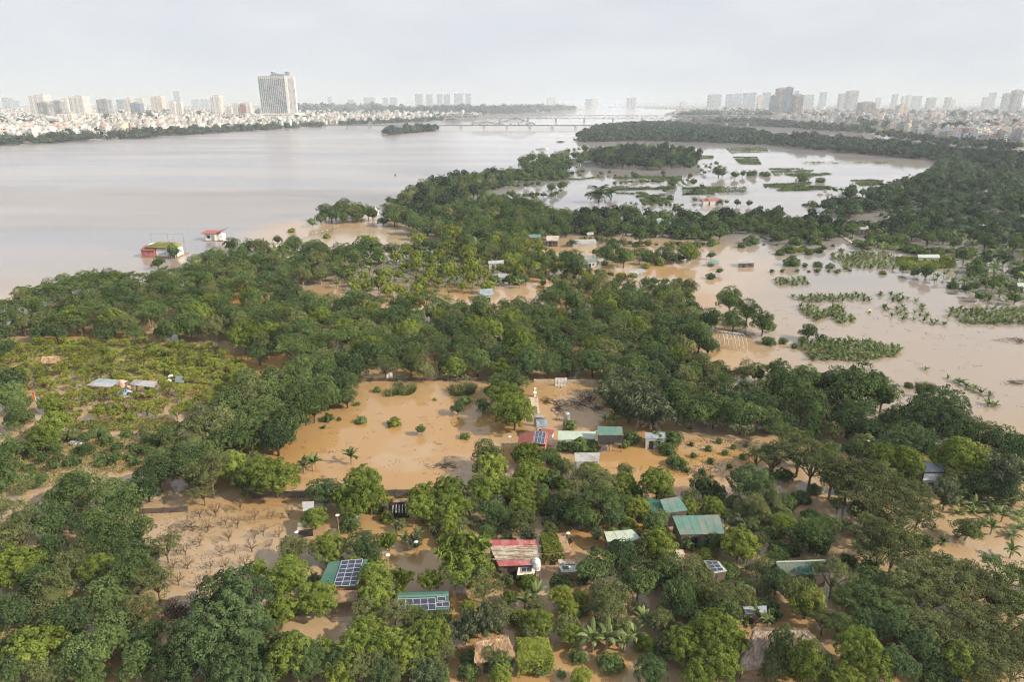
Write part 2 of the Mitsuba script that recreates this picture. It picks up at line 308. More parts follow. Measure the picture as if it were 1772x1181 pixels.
def crown_reed(g, lod, z0, n=520):
    mb = MB(); n = {2: n, 1: 220, 0: 60}[lod]; s = lod_size(lod)
    a = g.uniform(0, 6.28, n); r = np.sqrt(g.random(n)) * .85
    b = np.column_stack([r * np.cos(a), r * np.sin(a) * .7, np.full(n, -.1)])
    h = g.uniform(.7, 1.25, n) * (1.05 - .3 * r); lean = np.column_stack([np.cos(a), np.sin(a), a * 0]) * (.10 + .28 * r)[:, None] + g.normal(size=(n, 3)) * [.09, .09, 0]
    w = unit(np.column_stack([-np.sin(a + 1.1), np.cos(a + 1.1), a * 0])) * .022 * s
    m, t = b + lean * .45 + np.column_stack([a * 0, a * 0, h * .6]), b + lean * 1.2 + np.column_stack([a * 0, a * 0, h])
    v = np.stack([b - w, b + w, m + w, m - w, t], 1).reshape(-1, 3); i = np.arange(n)[:, None] * 5
    mb.add(v, np.vstack([i + [0, 1, 2], i + [0, 2, 3], i + [3, 2, 4]]), np.repeat(g.random(n), 5))
    return mb, b[:6] + [0, 0, .4]
KINDS = {   # letter: (builder, crown centre height / radius, leaf material, bark, spread of trunk)
 'M': (lambda g, l: crown_round(g, l, .98, K=78, total=4200, L=.105, W=.055, rc=(.13, .23), core=.80), .98, 'leaf_bright', 'bark'), 'm': (lambda g, l: crown_round(g, l, .95, K=60, total=3600, L=.11, rc=(.15, .26), core=.77), .95, 'leaf_lime', 'bark'),
 'L': (lambda g, l: crown_round(g, l, .95, K=95, total=4600, L=.09, W=.045, rc=(.13, .20), core=.82), .95, 'leaf_dark', 'bark_dark'),
 'B': (lambda g, l: crown_lobed(g, l, .88), .88, 'leaf_mid', 'bark'), 'b': (lambda g, l: crown_lobed(g, l, .92, lobes=7), .92, 'leaf_olive', 'bark_pale'),
 'D': (lambda g, l: crown_lobed(g, l, .82, lobes=7), .82, 'leaf_dark', 'bark_dark'),
 'A': (lambda g, l: crown_feather(g, l, 1.25), 1.25, 'leaf_olive', 'bark'), 'a': (lambda g, l: crown_feather(g, l, 1.15, pads=17), 1.15, 'leaf_mid', 'bark'),
 'W': (lambda g, l: crown_wisp(g, l, 1.35), 1.25, 'leaf_grey', 'bark_pale'), 'w': (lambda g, l: crown_wisp(g, l, 1.3, L=.24, W=.05), 1.2, 'leaf_bright', 'bark_pale'),
 'S': (lambda g, l: crown_round(g, l, .30, K=26, total=1500, L=.17, W=.08, flat=.8), .3, 'leaf_mid', 'bark'),
 's': (lambda g, l: crown_round(g, l, .30, K=22, total=1300, L=.18, W=.085, flat=.8), .3, 'leaf_lime', 'bark'),
 'P': (lambda g, l: crown_vase(g, l, .85), .85, 'leaf_peach', 'bark'), 'R': (lambda g, l: crown_reed(g, l, .5), .5, 'leaf_olive', 'bark'),
 'F': (lambda g, l: crown_lobed(g, l, 1.0, lobes=4, total=2600, L=.13, W=.08), 1.0, 'leaf_far', 'bark_dark'),
}
NAMES = {'M': 'domed_tree', 'm': 'lime_tree', 'L': 'dense_tree', 'B': 'broadleaf_tree', 'b': 'olive_tree', 'D': 'dark_tree', 'A': 'feathery_tree', 'a': 'spreading_tree', 'W': 'bamboo_clump', 'w': 'weeping_tree',
         'S': 'bush', 's': 'lime_bush', 'P': 'orchard_tree', 'R': 'reed_clump', 'F': 'distant_tree', 'N': 'banana_plant', 'n': 'drowned_banana', 'T': 'palm', 'K': 'bare_tree'}
NAMES['m'] = 'pale_tree'; NAMES['b'] = 'loose_tree'
LOOK = {'M': 'bright domed tree', 'm': 'lime rounded tree', 'L': 'dark dense tree', 'B': 'broad green tree', 'b': 'loose olive tree', 'D': 'dark lumpy tree', 'A': 'tall feathery tree', 'a': 'dark feathery tree', 'W': 'grey green bamboo',
        'w': 'bright weeping tree', 'S': 'green bush', 's': 'lime bush', 'P': 'yellow green orchard tree', 'R': 'reed clump', 'N': 'upright banana plant', 'n': 'half drowned banana', 'T': 'drooping palm', 'K': 'bare leafless tree', 'F': 'small dark tree'}
CAT = {**{k: 'tree' for k in 'MmLBbDAaPFKw'}, 'S': 'bush', 's': 'bush', 'W': 'bamboo', 'R': 'reeds', 'N': 'banana plant', 'n': 'banana plant', 'T': 'palm'}
PROTO, VARIANTS = {}, {2: 3, 1: 2, 0: 2}
def banana(g, lod, drowned=False):
    """(stem, [leaves]) of a banana plant of unit leaf length."""
    z0 = .12 if drowned else .62; st = MB(); st.tube([0, 0, -1.2], [0, 0, z0], .085, .06, 6)
    out = []; n = 11 if lod else 7
    for q in range(n):
        a = q * 2.39996 + g.uniform(-.3, .3); up = g.uniform(.45, 1.3) if q else 1.45
        L = g.uniform(.75, 1.15); seg = {2: 7, 1: 5, 0: 3}[lod]; t = np.linspace(0, 1, seg + 1)
        dirx = np.array([math.cos(a), math.sin(a), 0]); ang = up - 1.9 * t ** 1.8 * g.uniform(.7, 1.15)
        step = L / seg; pts = np.zeros((seg + 1, 3)); pts[0] = [0, 0, z0 - .05]
        for i in range(seg): pts[i + 1] = pts[i] + step * (dirx * math.cos(ang[i]) + np.array([0, 0, math.sin(ang[i])]))
        w = .115 * np.sin(np.pi * np.clip(t * .96 + .04, 0, 1)) ** .6 * np.where(t < .12, .2, 1) + .008
        side = np.array([-math.sin(a), math.cos(a), 0]); dz = -.35
        lf, rt = pts + w[:, None] * (side + [0, 0, dz]), pts - w[:, None] * (side - [0, 0, dz])
        v = np.stack([lf, pts, rt], 1).reshape(-1, 3); f = []
        for i in range(seg):
            o = i * 3
            f += [[o, o + 3, o + 4, o + 1], [o + 1, o + 4, o + 5, o + 2]]
        mb = MB(); mb.add(v, f, g.random()); out.append(mb)
    return st, out
def palm(g):
    st = MB(); st.tube([0, 0, -1], [0.05, 0, .75], .07, .05, 6); fr = MB()
    for q in range(26):
        a = q * 2.39996; up = g.uniform(.1, 1.35); t = np.linspace(.06, 1, 16)
        ang = up - 1.5 * t ** 1.6; dx = np.cumsum(np.cos(ang)) / 16 * 1.15; dz = np.cumsum(np.sin(ang)) / 16 * 1.15
        p = np.column_stack([dx * math.cos(a), dx * math.sin(a), .75 + dz]); d = np.tile([math.cos(a), math.sin(a), -.5], (16, 1)); s = np.array([-math.sin(a), math.cos(a), -.4])
        for sg in (-1, 1): leaves(fr, p + sg * .1 * s, np.tile([0, 0, 1.], (16, 1)), .3, .07, g, .3, along=sg * s + .5 * d)
    return st, fr
def bare(g):
    mb = MB(); mb.tube([0, 0, -.6], [0, 0, .32], .085, .075, 6)
    def grow(p, d, L, r, lv):
        e = p + d * L; mb.tube(p, e, r * 1.7, r * 1.15, 4)
        if lv:
            for q in range(3 if lv > 1 else 2): grow(e, unit(d + g.normal(size=3) * .5 + [0, 0, .1]), L * g.uniform(.6, .85), r * .6, lv - 1)
    for q in range(5):
        a = q * 1.256 + g.uniform(-.3, .3); grow(np.array([0, 0, .3]), unit(np.array([math.cos(a), math.sin(a), g.uniform(.7, 1.3)])), .42, .032, 3)
    return mb
def proto(kind, lod, var):
    """The shapegroup of one plant, built when first asked for."""
    key = (kind, lod, var)
    if key in PROTO: return PROTO[key]
    g = np.random.default_rng(1000 * ord(kind) + 10 * lod + var); name = f'plant_{NAMES[kind]}_{"far middle near".split()[lod]}_{"abc"[var]}'
    sg = {'type': 'shapegroup'}
    def leafmesh(mb, m): return mikit.ply(mb.mesh(), m, False, uv=np.vstack(mb.u))
    if kind in 'Nn':
        st, ls = banana(g, lod, kind == 'n')
        if lod == 2 and kind == 'N':
            sg['stem'] = mikit.ply(st.mesh(), 'bark_pale', True)
            for q, mb in enumerate(ls): sg['leaf' if q == 0 else f'leaf_{q:03d}'] = leafmesh(mb, 'leaf_banana')
        else:
            al = MB()
            for mb in ls: al.add(mb.mesh()[0], mb.mesh()[1], mb.u[0][:, 0])
            if lod: sg['stem'] = mikit.ply(st.mesh(), 'bark_pale', True); sg['leaves'] = leafmesh(al, 'leaf_banana')
            else: sg['plant'] = leafmesh(al, 'leaf_banana')
    elif kind == 'T':
        st, fr = palm(g); sg['trunk'] = mikit.ply(st.mesh(), 'bark_dark', True); sg['fronds'] = leafmesh(fr, 'leaf_dark')
    elif kind == 'K':
        sg['plant'] = mikit.ply(bare(g).mesh(), 'bark', False)
    else:
        fn, kz, lm, bk = KINDS[kind]; SPREAD[0] = {2: .46, 1: .34, 0: .18}[lod]; mb, tips = fn(g, lod)
        if kind in 'MmLBbDFSs' or (lod < 2 and kind in 'aA'): core(mb, *((np.array([.70, .70, .22]), kz * .98) if kind in 'aA' else (np.array([.60, .60, .50]) if kind in 'MmLSs' else np.array([.52, .52, .40]) if lod == 2 else np.array([.66, .66, .46]), kz)), g)
        crown = leafmesh(mb, lm)
        if lod == 0 or kind in 'SsR': sg['plant'] = crown
        else:
            st = MB(); fork = np.array([g.normal() * .04, g.normal() * .04, kz * (.42 if kind in 'AaBb' else .3)]); r0 = .055 if kind in 'AaBb' else .07
            if kind == 'P': fork[2] = .25
            st.tube([0, 0, -1.0], fork, r0 * 1.15, r0 * .8, 7)
            sel = tips[g.permutation(len(tips))[:(11 if kind in 'Aa' else 7) if lod == 2 else 5]]
            limbs(st, sel, fork, r0 * .62, r0 * .2, g)
            sg['trunk'] = mikit.ply(st.mesh(), bk, True); sg['crown'] = crown
    scene[name] = sg; PROTO[key] = name
    return name
PLANTS = []      # (kind, x, y, radius, stretch, turn, where its crown stands in the picture, radius there)
rng = np.random.default_rng(20240911)
def plant_px(px, py, rpx, kind, stretch=1.0):
    kz = KINDS[kind][1] if kind in KINDS else {'N': .7, 'n': .1, 'T': .8, 'K': .5}[kind]
    r = rpx * mpp(px, py, 0)
    for _ in range(3): r = rpx * mpp(px, py, kz * r * stretch)
    x, y, _ = at(px, py, kz * r * stretch)
    PLANTS.append([kind, x, y, r, stretch])
def scatter(pts, kinds, spacing, rr, z=3.0, seed=0, keep=1.0, stretch=(.9, 1.15), avoid=True):
    """Plants spread over a patch of ground, none closer than the spacing; kinds: letters, repeated for a larger share."""
    g = np.random.default_rng(seed + 77); P = poly(pts, z) if not isinstance(pts, Polygon) else pts
    x0, y0, x1, y1 = P.bounds; grid = {}; m = int(P.area / spacing ** 2 * 4)
    X = g.uniform(x0, x1, m * 3); Y = g.uniform(y0, y1, m * 3); ok = contains_xy(P, X, Y); n0 = len(PLANTS)
    for x, y in zip(X[ok][:m * 2], Y[ok][:m * 2]):
        i, j = int(x // spacing), int(y // spacing)
        if any((x - a) ** 2 + (y - b) ** 2 < spacing ** 2 for u in (-1, 0, 1) for w in (-1, 0, 1) for a, b in grid.get((i + u, j + w), ())): continue
        grid.setdefault((i, j), []).append((x, y))
        if g.random() > keep: continue
        if avoid and any(k.contains(Point(x, y)) for k in CLEAR): continue
        PLANTS.append([kinds[g.integers(len(kinds))], x, y, g.uniform(*rr), g.uniform(*stretch)])
    return len(PLANTS) - n0

# ---------------------------------------------------------------- huts, sheds, walls and small things of the orchards
CLEAR = []            # ground that no scattered plant may take
MARKS = []            # (phrase, position) of things that labels of plants can point to
def mark(phrase, p): MARKS.append((phrase, np.asarray(p, float)[:2]))
def claim(q, grow=.8): CLEAR.append(Polygon([p[:2] for p in q]).convex_hull.buffer(grow))
def thing(name, label, cat, group=None):
    k = numbered(name); tag(k, label, cat, group); return k
def part(key, name):
    n = 0
    while True:
        k = f'{key}__{name}' + (f'_{n:03d}' if n else '')
        if k not in scene: return k
        n += 1
def ribbed(q, n, t=.05):
    """A sheet-metal roof: slab with standing ribs from the high edge to the low one."""
    mb = MB().slab(q, t); q = np.array(q, float); up = np.array([0, 0, .035])
    for i in range(n + 1):
        a, b = lerp(q[0], q[1], i / n), lerp(q[3], q[2], i / n); d = unit(q[1] - q[0]) * .035
        mb.slab([a - d + up, a + d + up, b + d + up, b - d + up], .04)
    return mb
def quad(px, zb, zf):
    return np.array([at(*px[0], zb), at(*px[1], zb), at(*px[2], zf), at(*px[3], zf)])
def walls(key, q, material, inset=.07, name='wall', low=-1.0):
    """Walls under a sloping roof q, with a dark door and windows on the side that faces the open water."""
    c = q.mean(0); w = np.array([lerp(p, c, inset) for p in q]); top = w - [0, 0, .06]; bot = w.copy(); bot[:, 2] = low
    order = [3, 2, 1, 0]; MB().hexa(np.vstack([bot[order], top[order]])).put(part(key, name), material)
    a, b = w[3], w[2]; L = np.linalg.norm((b - a)[:2]); rz = math.atan2(b[1] - a[1], b[0] - a[0]); hz = min(a[2], b[2])
    n = np.array([math.sin(rz), -math.cos(rz), 0])
    if hz > 1.2:
        MB().box(lerp(a, b, .3) * [1, 1, 0] + n * .02 + [0, 0, (hz - .3) / 2 - .2], (min(1.1, L * .22), .08, hz - .3), rz).put(part(key, 'door'), 'dark_opening')
        if L > 2.5: MB().box(lerp(a, b, .68) * [1, 1, 0] + n * .02 + [0, 0, hz * .55], (min(1.2, L * .2), .08, .7), rz).put(part(key, 'window'), 'dark_opening')
def posts(key, q, material='wood', n=3, r=.07):
    for e in ((q[3], q[2]), (q[0], q[1])):
        for i in range(n):
            p = lerp(e[0], e[1], .04 + .92 * i / (n - 1)); MB().tube([p[0], p[1], -1.2], p - [0, 0, .06], r, r, 6).put(part(key, 'post'), material)
def shed(px, zb, zf, roof, label, wall='grey_wall', cat='shed', name='shed', pitch=1.0, point=None, inset=.07):
    k = thing(name, label, cat); q = quad(px, zb, zf)
    n = max(2, int(np.linalg.norm(q[1] - q[0]) / pitch))
    ribbed(q, n).put(part(k, 'roof'), roof)
    if wall: walls(k, q, wall, inset)
    else: posts(k, q)
    claim(q)
    if point: mark(point, q.mean(0))
    return k, q
def solar(key, q, nx, ny, gap=.075, lift=.10):
    """Solar panels over the slope q, each a piece of its own in a pale frame."""
    q = np.array(q, float); nrm = unit(np.cross(q[1] - q[0], q[3] - q[0])); nrm *= np.sign(nrm[2]); q = q + nrm * lift
    bl = lambda u, v: lerp(lerp(q[0], q[1], u), lerp(q[3], q[2], u), v)
    fr = MB(); W = np.linalg.norm(q[1] - q[0]); D = np.linalg.norm(q[3] - q[0])
    for i in range(nx + 1):
        u = i / nx; a, b = bl(u, 0), bl(u, 1); d = unit(q[1] - q[0]) * gap / 2; fr.slab([a - d, a + d, b + d, b - d] + nrm * .02, .05)
    for j in range(ny + 1):
        for i in range(nx):
            u0, u1 = (i + gap / W * .6) / nx, (i + 1 - gap / W * .6) / nx; v = j / ny; d = unit(q[3] - q[0]) * gap / 2
            fr.slab(np.array([bl(u0, v) - d, bl(u1, v) - d, bl(u1, v) + d, bl(u0, v) + d]) + nrm * .017, .045)
    fr.put(part(key, 'panel_frame'), 'steel')
    for i in range(nx):
        for j in range(ny):
            e, f = gap / W * .5, gap / D * .5
            MB().slab([bl((i) / nx + e, j / ny + f), bl((i + 1) / nx - e, j / ny + f), bl((i + 1) / nx - e, (j + 1) / ny - f), bl(i / nx + e, (j + 1) / ny - f)], .04).put(part(key, 'solar_panel'), 'solar_glass')
def thatch(ridge, front, zr, ze, material, label, wall='wood', name='thatched_hut', cat='hut', point=None, seed=0, hip=0.0):
    """A thatched gable hut: two thick uneven slopes with loose straw, walls below."""
    k = thing(name, label, cat); g = np.random.default_rng(seed)
    r = [at(*p, zr) for p in ridge]; f = [at(*p, ze) for p in front]; b = [2 * r[i] - f[i] for i in (0, 1)]
    for i in (0, 1): b[i][2] = ze
    if hip:
        m = (r[0] + r[1]) / 2; r = [lerp(p, m, hip) for p in r]
    mb = MB(); st = MB()
    for e in (f, b, None):
        if e is None:
            if not hip: continue
            sides = [(r[0], r[0], f[0], b[0]), (r[1], r[1], f[1], b[1])]
        else: sides = [(r[0], r[1], e[1], e[0])]
        for s in sides:
            n = 14; u, v = np.meshgrid(np.linspace(0, 1, n), np.linspace(0, 1, n), indexing='ij'); u, v = u.ravel()[:, None], v.ravel()[:, None]
            p = (s[0] * (1 - u) + s[1] * u) * (1 - v) + (s[3] * (1 - u) + s[2] * u) * v
            p = p + [0, 0, 1] * (.12 * (meshkit.noise(p * 2.2, seed) - .5))[:, None] - np.array([0, 0, .18]) * (v * (1 - v))
            i, j = np.meshgrid(np.arange(n - 1), np.arange(n - 1), indexing='ij'); o = (i * n + j).ravel()
            mb.add(p, np.stack([o, o + n, o + n + 1, o + 1], 1)); mb.add(p - [0, 0, .22], np.stack([o + 1, o + n + 1, o + n, o], 1))
            m = 700; uu, vv = g.random((m, 1)), g.random((m, 1)) ** .8
            c = (s[0] * (1 - uu) + s[1] * uu) * (1 - vv) + (s[3] * (1 - uu) + s[2] * uu) * vv + [0, 0, .06]
            d = (s[3] * (1 - uu) + s[2] * uu) - (s[0] * (1 - uu) + s[1] * uu)
            leaves(st, c, np.cross(unit(d), unit(s[1] - s[0] + [1e-6, 0, 0])) + [0, 0, 1.2] + .25 * g.normal(size=(m, 3)), .75, .07, g, .15, along=unit(d) + .28 * g.normal(size=(m, 3)))
    mb.put(part(k, 'roof'), material); s = part(k, 'straw'); st.put(s, material); tag(s, 'loose straw over the thatch', kind='stuff')
    q = np.array([b[0], b[1], f[1], f[0]]); walls(k, q, wall, .12); claim(q, .3); mark(point or label, q.mean(0)); return k
def tank(p, r, h, label, stand=0.0, material='steel'):
    k = thing('water_tank', label, 'water tank'); z = p[2] + stand
    pr = np.array([[0, 0], [r, 0], [r, h * .8], [r * .8, h * .92], [r * .3, h], [r * .3, h * 1.06], [0, h * 1.06]])
    m = trimesh.creation.revolve(pr, sections=18); scene[k + '__vessel'] = mikit.ply(trimesh.Trimesh(m.vertices + [p[0], p[1], z], m.faces), material, 40)
    for i in range(3):
        m = trimesh.creation.revolve(np.array([[r * .99, 0], [r * 1.03, 0], [r * 1.03, .05], [r * .99, .05]]), sections=18)
        scene[part(k, 'rib')] = mikit.ply(trimesh.Trimesh(m.vertices + [p[0], p[1], z + h * (.2 + .2 * i)], m.faces), material, 40)
    if stand or p[2] > .3:
        for sx in (-1, 1):
            for sy in (-1, 1): MB().tube([p[0] + sx * r * .8, p[1] + sy * r * .8, -1], [p[0] + sx * r * .8, p[1] + sy * r * .8, z], .05).put(part(k, 'leg'), 'steel_dark')
        MB().box([p[0], p[1], z - .04], (2 * r, 2 * r, .08)).put(part(k, 'platform'), 'steel_dark')
    return k
def lamp(px, py, label, h=3.2):
    k = thing('street_lamp', label, 'lamp'); p = at(px, py, h)
    MB().tube([p[0], p[1], -1], p, .04, .03, 6).put(k + '__pole', 'concrete')
    m = trimesh.creation.revolve(np.array([[0, 0], [.20, .02], [.30, .06], [.30, .09], [.14, .14], [0, .16]]), sections=16)
    scene[k + '__lamp_disc'] = mikit.ply(trimesh.Trimesh(m.vertices + p, m.faces), 'metal_white', 40)
def stuff(name, mb, material, label, uv=False, smooth=False):
    k = numbered(name); mb.put(k, material, smooth, uv); tag(k, label, kind='stuff'); return k
def vine(key, q, n, seed, material='leaf_lime', bump=.35, side=.0):
    g = np.random.default_rng(seed); mb = MB(); u, v = g.random((n, 1)), g.random((n, 1)); q = np.array(q)
    p = lerp(lerp(q[0], q[1], u), lerp(q[3], q[2], u), v); p = p + [0, 0, 1] * (bump * meshkit.noise(p * 1.3, seed) + .1 * g.random(n))[:, None]
    leaves(mb, p, [0, 0, 1.] + .6 * g.normal(size=(n, 3)), .26, .17, g)
    if side:
        for a, b in ((q[3], q[2]), (q[0], q[3]), (q[1], q[2])):
            m = n // 5; t = g.random((m, 1)); p = lerp(a, b, t) - [0, 0, 1] * (side * g.random((m, 1)) ** 1.5); leaves(mb, p + .12 * g.normal(size=(m, 3)), g.normal(size=(m, 3)) + [0, -.6, .3], .26, .17, g)
    scene[part(key, 'vines')] = mikit.ply(mb.mesh(), material, False, uv=np.vstack(mb.u))

# near huts, corner by corner: back left, back right, front right, front left of each roof
shed([(1163.5, 893.5), (1243.5, 891.5), (1256, 925), (1177, 926)], 3.6, 2.3, 'teal_roof', 'large teal sheet metal barn roof, widest green roof among the trees', 'dark_wall', 'barn', 'barn', point='the large teal barn')
shed([(1142, 865), (1175, 860), (1190, 884), (1152, 889)], 3.2, 2.5, 'teal_roof', 'small tilted teal roof standing just behind the large barn', 'dark_wall', point='the small tilted teal roof')
shed([(1121, 863), (1140, 866), (1150, 889), (1127, 889)], 2.4, 2.2, 'dark_teal_roof', 'dark green lean-to roof against the small tilted teal roof', 'dark_wall', name='lean_to', cat='lean-to', point='the dark lean-to')
k, q = shed([(1046, 921), (1093, 917), (1113, 937), (1051, 938)], 2.9, 2.2, 'pale_green_roof', 'pale green metal roof half hidden by a small round tree', 'dark_wall', point='the pale green roof')
# teal gable with a rusty skylight strip
k = thing('green_gable_house', 'dark teal gable roof with one rusty strip across it', 'house')
rd = [at(1343, 974, 3.7), at(1428, 971, 3.7)]; fe = [at(1351.5, 997, 2.1), at(1434, 995, 2.1)]; be = [2 * rd[i] - fe[i] for i in (0, 1)]
for i in (0, 1): be[i][2] = 2.1
ribbed([rd[0], rd[1], fe[1], fe[0]], 12).put(part(k, 'roof'), 'teal_roof'); ribbed([rd[1], rd[0], be[0], be[1]], 12).put(part(k, 'roof'), 'dark_teal_roof')
up = np.array([0, 0, .05]); MB().slab([lerp(rd[0], rd[1], .30) + up, lerp(rd[0], rd[1], .40) + up, lerp(be[0], be[1], .40) + up, lerp(be[0], be[1], .30) + up]).put(part(k, 'roof_strip'), 'red_roof')
MB().tube(rd[0] + up, rd[1] + up, .10, .10, 6).put(part(k, 'ridge_cap'), 'pale_green_roof')
walls(k, np.array([be[0], be[1], fe[1], fe[0]]), 'dark_wall'); claim([be[0], be[1], fe[1], fe[0]]); mark('the teal gable roof', rd[0])
# long hut under red and grey sheets
k = thing('long_hut', 'long hut under patched tin with red sheets along both edges', 'hut')
B = [(841, 935), (927, 935), (934, 978), (864, 981)]; q = quad(B, 3.4, 2.5)
cut = lambda a, b: [lerp(q[0], q[3], a), lerp(q[1], q[2], a), lerp(q[1], q[2], b), lerp(q[0], q[3], b)]
ribbed(np.array(cut(0, .27)), 8).put(part(k, 'red_sheet'), 'red_sheet'); ribbed(np.array(cut(.25, .80)) + [0, 0, .05], 10).put(part(k, 'tin_sheet'), 'old_tin'); ribbed(np.array(cut(.79, 1)) + [0, 0, .02], 8).put(part(k, 'red_sheet'), 'red_sheet')
g = np.random.default_rng(5); mb = MB()
for i in range(26):
    u, v, a = g.random(), g.uniform(.2, .8), g.normal() * .12; c = lerp(lerp(q[0], q[1], u), lerp(q[3], q[2], u), v) + [0, 0, .16]; d = np.array([math.cos(a), math.sin(a), 0]) * g.uniform(.5, 1.6)
    mb.tube(c - d, c + d, .05, .04, 4)
mb.put(part(k, 'roof_pole'), 'bark_pale'); tag(k + '__roof_pole', 'old poles lying over the tin', kind='stuff')
walls(k, q, 'dark_wall', .14); claim(q); mark('the long red and tin hut', q.mean(0))
pq = quad([(898, 981), (924, 980), (925, 995), (895, 996)], 2.0, 1.7); ribbed(pq, 3).put(part(k, 'porch_roof'), 'cream_wall'); posts(k, pq, 'wood', 2, .06); claim(pq)
solar(k, [lerp(lerp(pq[0], pq[1], a), lerp(pq[3], pq[2], a), b) for a, b in ((.2, .2), (.85, .2), (.85, .75), (.2, .75))], 2, 1)
MB().box(at(908, 1004, .5), (2.2, .1, 1.2)).put(part(k, 'red_board'), 'red_sheet')
for i in range(4):
    p = at(871 + 4.2 * i, 990, 0); bk = thing('barrel', f'blue plastic barrel, {["first", "second", "third", "last"][i]} in the row under the red sheet eaves', 'barrel', 'blue barrels at the long hut')
    m = trimesh.creation.revolve(np.array([[0, 0], [.24, 0], [.29, .2], [.29, .65], [.24, .85], [0, .85]]), sections=14); scene[bk] = mikit.ply(trimesh.Trimesh(m.vertices + p + [0, 0, .3], m.faces), 'blue_tarp' if i % 2 else 'pale_tarp', 40)
tank(at(928, 985, 1.6), .55, 1.5, 'pale steel water tank at the corner of the long red and tin hut', 0.0, 'pale_tarp')
# vine shed
k = thing('vine_shed', 'thatched shed with lime green vines hanging over one half', 'shed'); q = quad([(935, 925), (977, 924), (990, 956), (942, 960)], 2.9, 2.0)
MB().slab(q, .2).put(part(k, 'roof'), 'thatch_brown'); walls(k, q, 'wood', .1); vine(k, [q[0], lerp(q[0], q[1], .62), lerp(q[3], q[2], .70), q[3]], 1500, 3, bump=.5, side=1.2); claim(q); mark('the vine covered shed', q.mean(0))
k, q = shed([(967, 978), (996, 979), (1000, 990), (972, 991)], 2.0, 1.6, 'pale_green_roof', 'little pale roof with one solar panel below the vine shed', 'wood', point='the little roof with one panel')
solar(k, [lerp(lerp(q[0], q[1], a), lerp(q[3], q[2], a), b) for a, b in ((.12, .15), (.55, .15), (.55, .8), (.12, .8))], 1, 1)
shed([(966, 969), (995, 970), (996, 977), (968, 976)], 2.5, 2.2, 'old_tin', 'narrow rusty tin awning just below the vine shed', 'wood', name='awning', cat='awning')
# solar house
k, q = shed([(570, 973), (637, 968), (620, 1016), (550, 1016)], 3.6, 2.3, 'dark_teal_roof', 'house with a grid of eighteen solar panels on its dark green roof', 'brick_wall', 'house', 'solar_house', point='the solar panel house')
solar(k, [at(592, 972, 3.62), at(628, 969, 3.62), at(618.5, 1014, 2.34), at(577, 1016, 2.34)], 3, 6)
mb = MB(); e = quad([(570, 1023), (619, 1022), (618, 1040), (577, 1042)], 2.5, 1.7); MB().slab(e, .25).put(part(k, 'thatch_porch'), 'thatch_brown'); posts(k, e, 'wood', 3); claim(e)
# solar shed
k, q = shed([(688, 1027), (776, 1024), (778, 1056), (690, 1059)], 2.6, 1.6, 'dark_teal_roof', 'low shed roofed with a row of solar panels beside a steel water tank', 'dark_wall', point='the low solar shed')
f = lambda u, v: lerp(lerp(q[0], q[1], u), lerp(q[3], q[2], u), v)
solar(k, [f(.0, .36), f(.73, .36), f(.73, 1), f(.0, 1)], 5, 2); solar(k, [f(.77, .30), f(.93, .30), f(.93, .54), f(.77, .54)], 1, 1); solar(k, [f(.74, .62), f(1, .60), f(1, .84), f(.74, .84)], 2, 1)
MB().slab(np.array([f(0, .2), f(1, .2), f(1, .30), f(0, .30)]) + [0, 0, .12], .1).put(part(k, 'teal_beam'), 'teal_roof')
tank(at(798, 1036, 0), .62, 1.25, 'steel water tank raised on a dark stand beside the low solar shed', 1.3)
# thatched huts
thatch([(824, 1112), (880, 1104)], [(820, 1146), (893, 1138)], 3.4, 2.0, 'thatch_pale', 'pale straw hut with a small tree growing against its front', seed=1, point='the pale straw hut')
thatch([(1300, 1094), (1402, 1092)], [(1276, 1160), (1447, 1142)], 4.2, 1.9, 'thatch_grey', 'large grey brown thatched roof, widest straw roof of all', seed=2, hip=.12, point='the large thatched roof', name='thatched_house', cat='house')
thatch([(457, 1079), (483, 1078)], [(455, 1090), (487, 1089)], 1.9, 1.3, 'thatch_brown', 'tiny brown thatched shelter between dark round trees', seed=3, point='the tiny thatched shelter')
thatch([(73, 619), (101, 617)], [(69, 629), (107, 628)], 2.4, 1.3, 'thatch_pale', 'pale straw shelter standing alone in the young orchard', seed=4, point='the straw shelter in the orchard')
# bean trellis
k = thing('vine_trellis', 'square trellis covered with a flat lime green mat of vines', 'trellis'); q = quad([(895, 1107), (946, 1106), (957, 1143), (897, 1150)], 2.3, 2.0)
posts(k, q, 'wood', 3, .05); vine(k, q, 3800, 8, 'leaf_lime', .25, 1.3); claim(q, .2); mark('the lime vine trellis', q.mean(0))
# red roofed house, solar panels on its far slope
k = thing('red_roof_house', 'red gable house with a solar array beside a big bright tree', 'house')
a, b = at(925, 746, 3.5), at(921, 767, 3.5); l0, l1 = at(898, 752, 2.3), at(895, 775, 2.3); r0, r1 = at(949, 750, 2.4), at(946, 770, 2.4)
ribbed(np.array([a, b, l1, l0])[[1, 0, 3, 2]], 5).put(part(k, 'roof'), 'red_roof'); ribbed([a, b, r1, r0], 5).put(part(k, 'roof'), 'red_roof')
solar(k, [lerp(a, r0, .08), lerp(a, r0, .8), lerp(b, r1, .8), lerp(b, r1, .08)], 3, 2); walls(k, np.array([l0, r0, r1, l1]), 'brick_wall', .1); claim([l0, r0, r1, l1]); mark('the red gable house', b)
shed([(938, 741), (959, 745), (957, 752), (936, 748)], 2.8, 2.4, 'red_roof', 'small red annex roof right behind the red gable house', 'white_wall', name='annex', cat='shed')
shed([(928, 727), (947, 727), (948, 738), (929, 740)], 2.8, 2.5, 'blue_grey_roof', 'square grey roof behind the red gable house', 'grey_wall', point='the square grey roof')
shed([(923, 717), (943, 719), (943, 724), (924, 722)], 2.4, 2.1, 'grey_roof', 'narrow pale awning at the end of the concrete path', 'grey_wall', name='awning', cat='awning')
